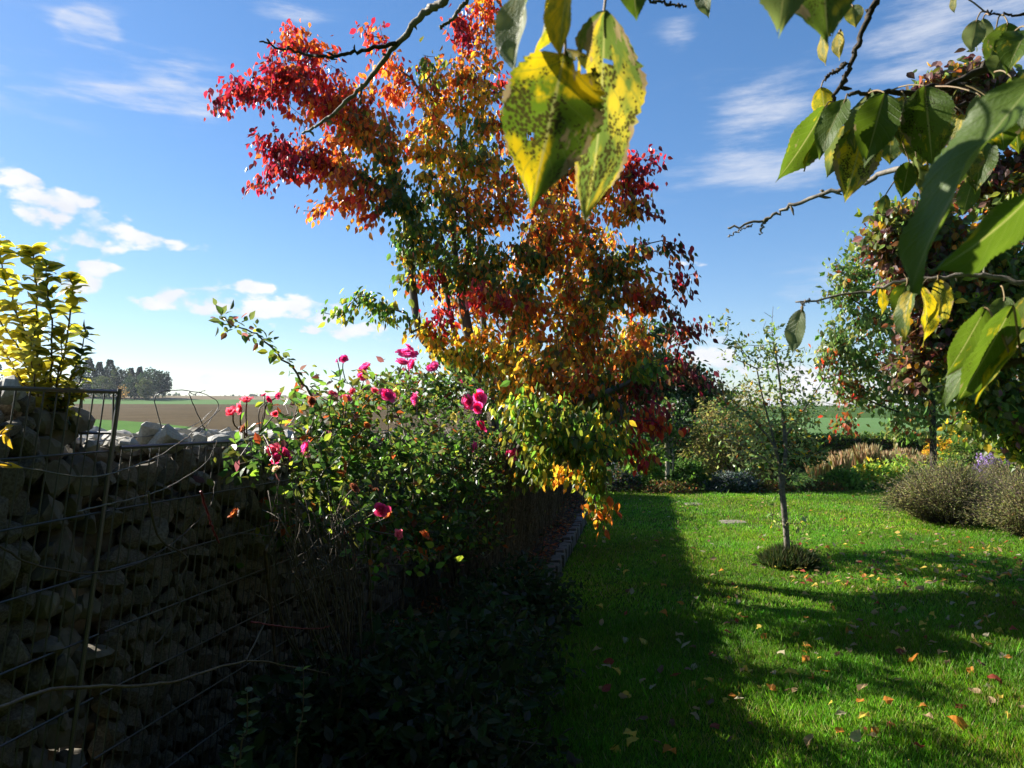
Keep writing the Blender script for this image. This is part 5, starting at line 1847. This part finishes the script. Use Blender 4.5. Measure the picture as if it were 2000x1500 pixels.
spr = N.math('MULTIPLY', N.step(N.noise(off.outputs[0], 4.0, 4), .40, .60), N.math('MULTIPLY', oc.outputs[1], .66))
spot = N.math('SUBTRACT', 1.0, N.step(vor.outputs['Distance'], N.math('MULTIPLY', spr, .7), N.math('ADD', spr, .03)))
c = N.mix(N.math('MULTIPLY', spot, .92), c, (.030, .024, .010))
necro = N.step(N.math('ADD', N.math('ADD', N.noise(off.outputs[0], 3.4, 5, .6), N.math('MULTIPLY', u_, .45)), N.math('MULTIPLY', oc.outputs[1], .13)), .84, .88)
c = N.mix(N.math('MULTIPLY', necro, .85), c, N.mix(N.noise(off.outputs[0], 9, 4), (.13, .07, .035), (.33, .28, .20)))
p = N.n('ShaderNodeBsdfPrincipled')
N.link(c, p.inputs['Base Color'])
p.inputs['Roughness'].default_value = .46
p.inputs['Specular IOR Level'].default_value = .32
bmp = N.n('ShaderNodeBump')
bmp.inputs['Strength'].default_value = .5
bmp.inputs['Distance'].default_value = .0015
N.link(N.math('ADD', N.math('MULTIPLY', vein, .8), N.noise(off.outputs[0], 22, 4)), bmp.inputs['Height'])
N.link(bmp.outputs[0], p.inputs['Normal'])
t = N.n('ShaderNodeBsdfTranslucent')
N.link(N.mix(1, c, (1.7, 1.6, 1.2), 'MULTIPLY'), t.inputs['Color'])
mx = N.n('ShaderNodeMixShader')
mx.inputs[0].default_value = .48
N.link(p.outputs[0], mx.inputs[1])
N.link(t.outputs[0], mx.inputs[2])
o_ = N.n('ShaderNodeOutputMaterial')
N.link(mx.outputs[0], o_.inputs['Surface'])
M_cherry = m_
M_petiole = solid_mat('petiole', (.20, .16, .07), (.28, .17, .09), 20, .5, .1, 60, dist=.0005)

cherry_base = np.array([2.6, -1.9, 0.0])
cherry = thing('cherry_tree', 'overhanging cherry tree whose spotted green and yellow leaves hang into the top of the view', 'tree', cherry_base)


def cherry_leaf(bp, tp, wvis, Y, dY=0.0, yellow=.3, spots=.3, pale=0.0, bend=.5, fold=.25, seed=0, holes=(), sgn=1, ratio=.5, fine=False, pet=None, ragged=0.0):
    B, T = P(bp[0], bp[1], Y), P(tp[0], tp[1], Y + dY)
    L = np.linalg.norm(T - B)
    Lr = L * (1 + .06 * abs(bend) ** 2)
    wr_ = wvis / F * Y / Lr
    ratio = max(ratio, wr_)
    yaw = math.acos(min(1.0, max(.12, wr_ / ratio))) * sgn
    d = nrm(T - B)
    view = nrm(np.array([0, 0, EYE]) - (B + T) / 2)
    n0 = nrm(view - d * np.dot(view, d))
    s0 = np.cross(d, n0)
    n1 = n0 * math.cos(yaw) + s0 * math.sin(yaw)
    # compensate the droop of the bent blade so that its chord meets the tip
    ax = np.cross(d, n1)
    nu, nv = (7, 48) if fine else (6, 36)
    V, Fq, UV = leaf_grid(nu, nv, ratio, bend, fold, wave=.022 if not fine else .03, serr=.03, seed=seed, holes=holes, ragged=ragged)
    ch = V[np.argmax(UV[:, 1] + 1e-6 * (np.abs(UV[:, 0] - .5) < .01))]
    tipv = V[(UV[:, 1] == 1.0) & (np.abs(UV[:, 0] - .5) < 1e-6)][0]
    al = math.atan2(tipv[2], tipv[1])
    ca, sa = math.cos(-al), math.sin(-al)
    y2 = V[:, 1] * ca - V[:, 2] * sa
    z2 = V[:, 1] * sa + V[:, 2] * ca
    k = L / np.hypot(tipv[1], tipv[2])
    Wv = B + k * (V[:, 0:1] * ax + y2[:, None] * d + z2[:, None] * n1)
    nvtx = len(Wv)
    faces_q = [Fq]
    # leaf stalk
    if pet is not None:
        pe = P(pet[0], pet[1], Y + .01)
    else:
        q_ = np.array(BR)
        q_ = q_[np.argmin(np.linalg.norm(q_ - B, axis=1))]
        gap = np.linalg.norm(q_ - B)
        pe = q_ if gap < .09 else B + (q_ - B) / gap * .022 + [0, 0, .008]
    ptv, pq, ptr = tube(smooth_path([pe, (pe + B) / 2 + [0, 0, .004], B, B + d * L * .12], 9), np.linspace(.0011, .0007, 9), 5)
    V_all = np.concatenate([Wv, ptv])
    uv_all = np.concatenate([UV, np.tile([.5, .5], (len(ptv), 1))])
    me = mesh('leaf', V_all - B, [ptr + nvtx, Fq, pq + nvtx], None, True, uv_all)
    me.materials.append(M_cherry)
    me.materials.append(M_petiole)
    mi = np.zeros(len(me.polygons), np.int32)
    mi[:len(ptr)] = 1
    mi[len(ptr) + len(Fq):] = 1
    me.polygons.foreach_set('material_index', mi)
    o = bpy.data.objects.new('leaf', me)
    COL.objects.link(o)
    o.parent = cherry
    o.location = tuple((B - cherry_base).tolist())
    o.color = (yellow, spots, pale, 1)
    return o


BR = []


def branch(path, Y, r0, r1, name='branch', mat=M_bark_grey, wob=.0015, side=0, n=40):
    if isinstance(Y, (int, float)):
        Y = [Y] * len(path)
    pts = [P(a, b_, y_) for (a, b_), y_ in zip(path, Y)]
    sp_ = smooth_path(pts, n, wob)
    BR.extend(list(sp_))
    rad = np.linspace(r0, r1, n) * (1 + .10 * np.sin(np.arange(n) * 1.9) * rng.random(n))
    V, Fq, tr = tube(sp_, rad, 8)
    J = Join()
    J.add(V, [Fq, tr])
    for q in range(side):
        i_ = int(rng.integers(5, n - 3))
        dr = rng.normal(0, 1, 3)
        dr = dr / np.linalg.norm(dr)
        e_ = sp_[i_] + dr * rng.uniform(.006, .022)
        V, Fq, tr = tube([sp_[i_], (sp_[i_] + e_) / 2 + rng.normal(0, .001, 3), e_], [r1 * .9, r1 * 1.3, r1 * .4], 6)
        J.add(V, [Fq, tr])
    return J.build(name, mat, cherry, smooth=True)


branch([(960, -90), (868, 0), (830, 25), (780, 80), (710, 165), (640, 230), (590, 262)], [1.25, 1.3, 1.32, 1.35, 1.4, 1.42, 1.45], .0085, .0022, side=9, n=60)
branch([(775, 86), (700, 100), (640, 110), (580, 103), (508, 80)], 1.35, .0042, .0016, mat=M_bark_dark, side=10)
branch([(930, -30), (912, 0), (888, 30), (862, 55)], 1.2, .0042, .0024)
branch([(706, 165), (704, 185), (705, 205)], 1.4, .0026, .0015)
branch([(1725, -60), (1710, 0), (1680, 70), (1650, 150), (1624, 200)], .92, .0045, .0022, mat=M_bark_dark, side=4)
branch([(1652, 125), (1632, 140), (1612, 152)], .92, .0022, .0014, mat=M_bark_dark)
branch([(2120, 40), (2000, 95), (1960, 115), (1880, 155), (1790, 178), (1720, 180), (1655, 185)], [1.0, .96, .95, .93, .92, .9, .9], .0068, .0022, mat=M_bark_dark, side=6)
branch([(2060, 170), (1960, 198), (1850, 205), (1760, 200)], .96, .0035, .0018, mat=M_bark_dark, side=3)
branch([(1800, 315), (1700, 350), (1640, 370), (1540, 405), (1490, 430), (1422, 447)], [1.0, 1.08, 1.12, 1.18, 1.2, 1.22], .0042, .0018, side=8)
branch([(1500, 425), (1490, 440), (1484, 455)], 1.2, .002, .001)
branch([(1470, 438), (1445, 450), (1422, 462)], 1.2, .0012, .0008)
branch([(2100, 565), (2000, 550), (1900, 540), (1780, 546), (1680, 572), (1555, 590)], [.9, .92, .94, .97, 1.0, 1.02], .0040, .0013, side=3)
branch([(1582, 585), (1570, 592), (1566, 606)], 1.01, .0008, .0007)
branch([(1240, -20), (1290, 5), (1340, 12)], .8, .0018, .0012, mat=M_bark_dark, side=2)
branch([(2060, 22), (1990, 28), (1925, 24)], .92, .0018, .0012, mat=M_bark_dark)
branch([(2040, 700), (1990, 705), (1955, 720)], .6, .0028, .0016, mat=M_twig)
# the big pair hanging close to the lens
cherry_leaf((1104, 100), (1036, 412), 195, .41, -.01, .50, 1.0, 0, .55, .30, 1, [(-.72, .11, .25, .055), (.35, .60, .10, .02)], 1, .56, True, (1100, 30), .025)
cherry_leaf((1180, 22), (1142, 430), 145, .43, .01, .50, 1.0, .2, .3, .22, 2, [(.70, .37, .12, .05), (-.12, .24, .10, .02), (.66, .24, .07, .015)], -1, .46, True, (1192, -40), .03)
cherry_leaf((1052, -60), (1003, 160), 52, .42, 0, .35, .1, .8, .4, .5, 3, (), 1, .46, True)
cherry_leaf((1080, -40), (1040, 120), 30, .425, 0, .9, .3, 0, .3, .3, 4, (), -1, .46, True)
cherry_leaf((1120, -70), (1094, 112), 62, .405, 0, .95, .4, 0, .3, .3, 5, (), 1, .5, True)
cherry_leaf((1235, -60), (1243, 42), 60, .46, 0, .05, .1, 0, .3, .2, 6, (), 1, .55, False)
cherry_leaf((1550, -180), (1520, 75), 150, .40, 0, .25, .35, .45, .5, .25, 7, [(.1, 1.0, .5, .06)], 1, .55, True, None, .04)
cherry_leaf((1600, -170), (1618, 92), 170, .41, 0, .35, .6, .1, .6, .2, 8, [(-.5, .97, .4, .05)], -1, .6, True, None, .04)
cherry_leaf((1372, -40), (1384, 36), 36, .7, 0, .4, .3, .6, .4, .3, 9)
cherry_leaf((1612, 60), (1612, 128), 22, .8, 0, .9, .1, 0, .3, .2, 10)
cherry_leaf((1640, 60), (1640, 118), 24, .8, 0, .9, .3, 0, .3, .2, 11)
cherry_leaf((1665, 10), (1672, 55), 36, .8, 0, .5, .3, .4, .4, .3, 12)
cherry_leaf((1865, -10), (1864, 26), 14, .9, 0, .7, .2, .5, .3, .3, 13)
# the cluster on the upper right branch
CL = [((1604, 170), (1612, 226), 46, .92, .9, .35, .1), ((1612, 208), (1514, 356), 66, .90, .12, .25, 0), ((1628, 205), (1570, 335), 30, .92, .30, .05, 0), ((1652, 192), (1600, 312), 52, .88, .02, .05, .15),
      ((1650, 245), (1614, 348), 52, .93, .15, .1, .5), ((1728, 182), (1688, 328), 82, .86, .02, .1, 0), ((1700, 180), (1668, 300), 40, .90, .1, .1, .4), ((1690, 246), (1650, 396), 88, .90, .45, .75, .1), ((1768, 190), (1758, 284), 66, .90, .45, .8, 0),
      ((1806, 168), (1822, 330), 96, .86, .12, .6, 0), ((1800, 250), (1800, 328), 80, .95, .4, .5, 0), ((1740, 262), (1738, 322), 56, .97, .3, .2, .2), ((1912, 184), (1916, 272), 50, .86, .2, .2, .8), ((1930, 190), (1935, 260), 34, .9, .2, .2, .5), ((1882, 222), (1862, 284), 24, .88, .95, .3, 0),
      ((1908, 38), (1895, 102), 42, .92, .2, .1, .9), ((1920, 36), (1928, 90), 30, .94, .1, .1, .8), ((1968, 44), (1955, 112), 58, .90, .25, .6, .1), ((1945, 60), (1932, 132), 38, .93, .1, .2, .1), ((2010, 55), (1966, 146), 66, .80, .12, .15, 0), ((1958, 110), (1940, 155), 50, .92, .1, .1, .5),
      ((1776, 316), (1760, 390), 44, .90, .12, .3, 0), ((1790, 312), (1792, 372), 30, .92, .1, .1, .6), ((1812, 320), (1822, 388), 34, .90, .5, .2, .1), ((1852, 288), (1850, 352), 38, .88, .75, .5, .3), ((1888, 288), (1896, 356), 46, .88, .4, .4, .4), ((1872, 268), (1845, 380), 44, .92, .05, .1, 0),
      ((1948, 200), (1962, 296), 70, .9, .1, .3, 0), ((1975, 195), (1990, 300), 60, .95, .3, .3, 0), ((1925, 270), (1905, 380), 60, .95, .15, .2, 0), ((1975, 150), (1985, 190), 40, .8, .1, .2, .2), ((1835, 345), (1812, 400), 30, .95, .3, .3, .5), ((1900, 350), (1880, 420), 40, .95, .2, .3, .2),
      ((1566, 604), (1548, 692), 38, 1.0, .1, .1, .95), ((1772, 552), (1746, 622), 42, .95, .12, .1, 0), ((1782, 566), (1770, 668), 34, .9, .4, .3, 0), ((1720, 562), (1722, 616), 18, 1.0, .95, .3, 0), ((1800, 560), (1800, 678), 28, .92, .75, .6, 0), ((1832, 545), (1842, 640), 40, .95, .55, .6, .2),
      ((1926, 600), (1842, 742), 52, .62, .10, .35, 0), ((1978, 596), (1868, 788), 66, .60, .06, .3, 0), ((1998, 640), (1905, 790), 26, .61, .35, .2, 0), ((1925, 660), (1842, 800), 46, .66, .15, .5, 0), ((1962, 580), (1950, 660), 50, .8, .1, .1, .3), ((2010, 580), (1985, 680), 50, .7, .3, .2, .4),
      ((1990, 400), (1960, 470), 26, .7, .75, .4, 0), ((1730, 380), (1722, 420), 24, 1.0, .3, .2, .3), ((2030, 120), (1995, 260), 70, .6, .2, .2, 0)]
for k, (b, t_, w, Y, ye, sp_, pa) in enumerate(CL):
    cherry_leaf(b, t_, w, Y, rng.normal(0, .02), min(1, ye + .12), min(1, sp_ + .15), pa * .8, (.12 if Y < .72 else rng.uniform(.2, .7)), (.12 if Y < .72 else rng.uniform(.1, .45)), 20 + k, (), 1 if rng.random() < .5 else -1, rng.uniform(.44, .54), False, None, .01)
# two large leaves close by at the right edge
cherry_leaf((2030, 150), (1778, 572), 84, .34, .02, .16, .15, .05, .45, .35, 80, (), 1, .44, True)
cherry_leaf((2060, 330), (1815, 535), 80, .37, .0, .12, .15, 0, .4, .2, 81, (), -1, .5, True)
# yellow bits at the lower left edge hang from a shoot


# trunk, limbs and crown behind and above the camera, thickened to block sky light
cst = [[cherry_base, cherry_base + [0, .05, .9], cherry_base + [-.1, .2, 1.9], cherry_base + [-.4, .5, 3.0], cherry_base + [-.7, .8, 4.2]],
       [cherry_base + [-.05, .15, 1.7], np.array([2.0, -.6, 2.5]), P(2150, 0, 1.1) + [.2, 0, .05], P(2120, 40, 1.0)],
       [cherry_base + [-.05, .15, 1.8], np.array([1.4, -.8, 2.9]), np.array([.3, .2, 2.9]), P(960, -100, 1.25)],
       [cherry_base + [-.1, .2, 1.9], np.array([3.6, -1.0, 3.0]), np.array([4.4, -.4, 3.6])],
       [cherry_base + [-.2, .3, 2.2], np.array([1.4, -2.6, 3.2]), np.array([.2, -3.2, 3.6])],
       [P(2150, 0, 1.1) + [.2, 0, .05], P(2160, 300, 1.0), P(2100, 565, .9)]]
u = nrm(rng.normal(0, 1, (1500, 3)))
T = np.array([1.0, -1.9, 3.9]) + u * np.array([4.2, 3.0, 1.7]) * rng.random((1500, 1)) ** .4
T = T[(T[:, 2] > 2.2)]
# keep the view clear of the crown
el_ = (T[:, 2] - EYE) / np.maximum(T[:, 1], .05)
T = T[(T[:, 1] < .3) | (el_ > 1.0)]
g = grow(cst, T, .3, .1, .05)
wood(cherry, g, .13, .004, M_bark, .45)
pos, d, n, L, ti = sprays(g[0], g[1], g[3], 26, .13, .8, .16, .4)
k = (pos[:, 1] < .2) | ((pos[:, 2] - EYE) / np.maximum(pos[:, 1], .05) > .85)
C, _ = pick([(GREEN, 5), (OLIVE, 2), (YGREEN, 2), (DGREEN, 2)], len(pos))
foliage(cherry, pos[k], d[k], n[k], L[k], C[k], .5, M_leaf, LEAF4)

# unseen tall hedge added behind and beside the camera to block sky light
def hedge_run(root, a, b, h, n):
    a, b = np.array(a, float), np.array(b, float)
    f = rng.random((n, 1))
    ax = nrm((b - a)[None])[0]
    side = np.array([-ax[1], ax[0]])
    xy = a + (b - a) * f + side * rng.normal(0, .28, (n, 1))
    pos = np.concatenate([xy, h * rng.random((n, 1)) ** .9], 1)
    C, _ = pick([(GREEN, 3), (DGREEN, 5), (OLIVE, 1)], n)
    foliage(root, pos, nrm(rng.normal(0, 1, (n, 3))), nrm(rng.normal(0, 1, (n, 3))), rng.uniform(.12, .22, n), C, .65, M_leaf_matt, LEAF4)
    c0 = np.array([np.concatenate([q, [z]]) for q in (a - side * .2, a + side * .2, b - side * .2, b + side * .2) for z in (0, h * .93)])
    build('stems', c0, [np.array([[0, 1, 5, 4], [2, 6, 7, 3], [0, 2, 3, 1], [4, 5, 7, 6], [1, 3, 7, 5]])], M_bark_dark, root)


th = thing('sky_block_hedge', 'unseen tall dark hedge added behind the cherry tree to block sky light', 'hedge', (2, -4.6, 0))
hedge_run(th, (-5.5, -4.6), (5.6, -4.6), 4.6, 12000)
th2 = thing('sky_block_hedge', 'unseen tall dark hedge added along the right side of the near lawn to block sky light', 'hedge', (5.6, 0, 0))
hedge_run(th2, (5.6, -4.3), (5.9, 7.2), 5.6, 16000)

# ------------------------------------------------------------------ the air
hm, N = new_mat('haze')
pv = N.n('ShaderNodeVolumePrincipled')
pv.inputs['Color'].default_value = (.80, .88, 1.0, 1)
pv.inputs['Density'].default_value = 0.00015
pv.inputs['Anisotropy'].default_value = 0.2
ho = N.n('ShaderNodeOutputMaterial')
N.link(pv.outputs[0], ho.inputs['Volume'])
V = np.array([[x, y, z] for x in (-960, 960) for y in (-960, 960) for z in (-1.2, 36.0)], float)
build('haze', V, [np.array([[0, 1, 3, 2], [4, 6, 7, 5], [0, 4, 5, 1], [2, 3, 7, 6], [0, 2, 6, 4], [1, 5, 7, 3]])], hm, None, kind='stuff')

tris = sum(len(o.data.polygons) for o in SC.objects if o.type == 'MESH')
print('objects', len(SC.objects), 'faces', tris)
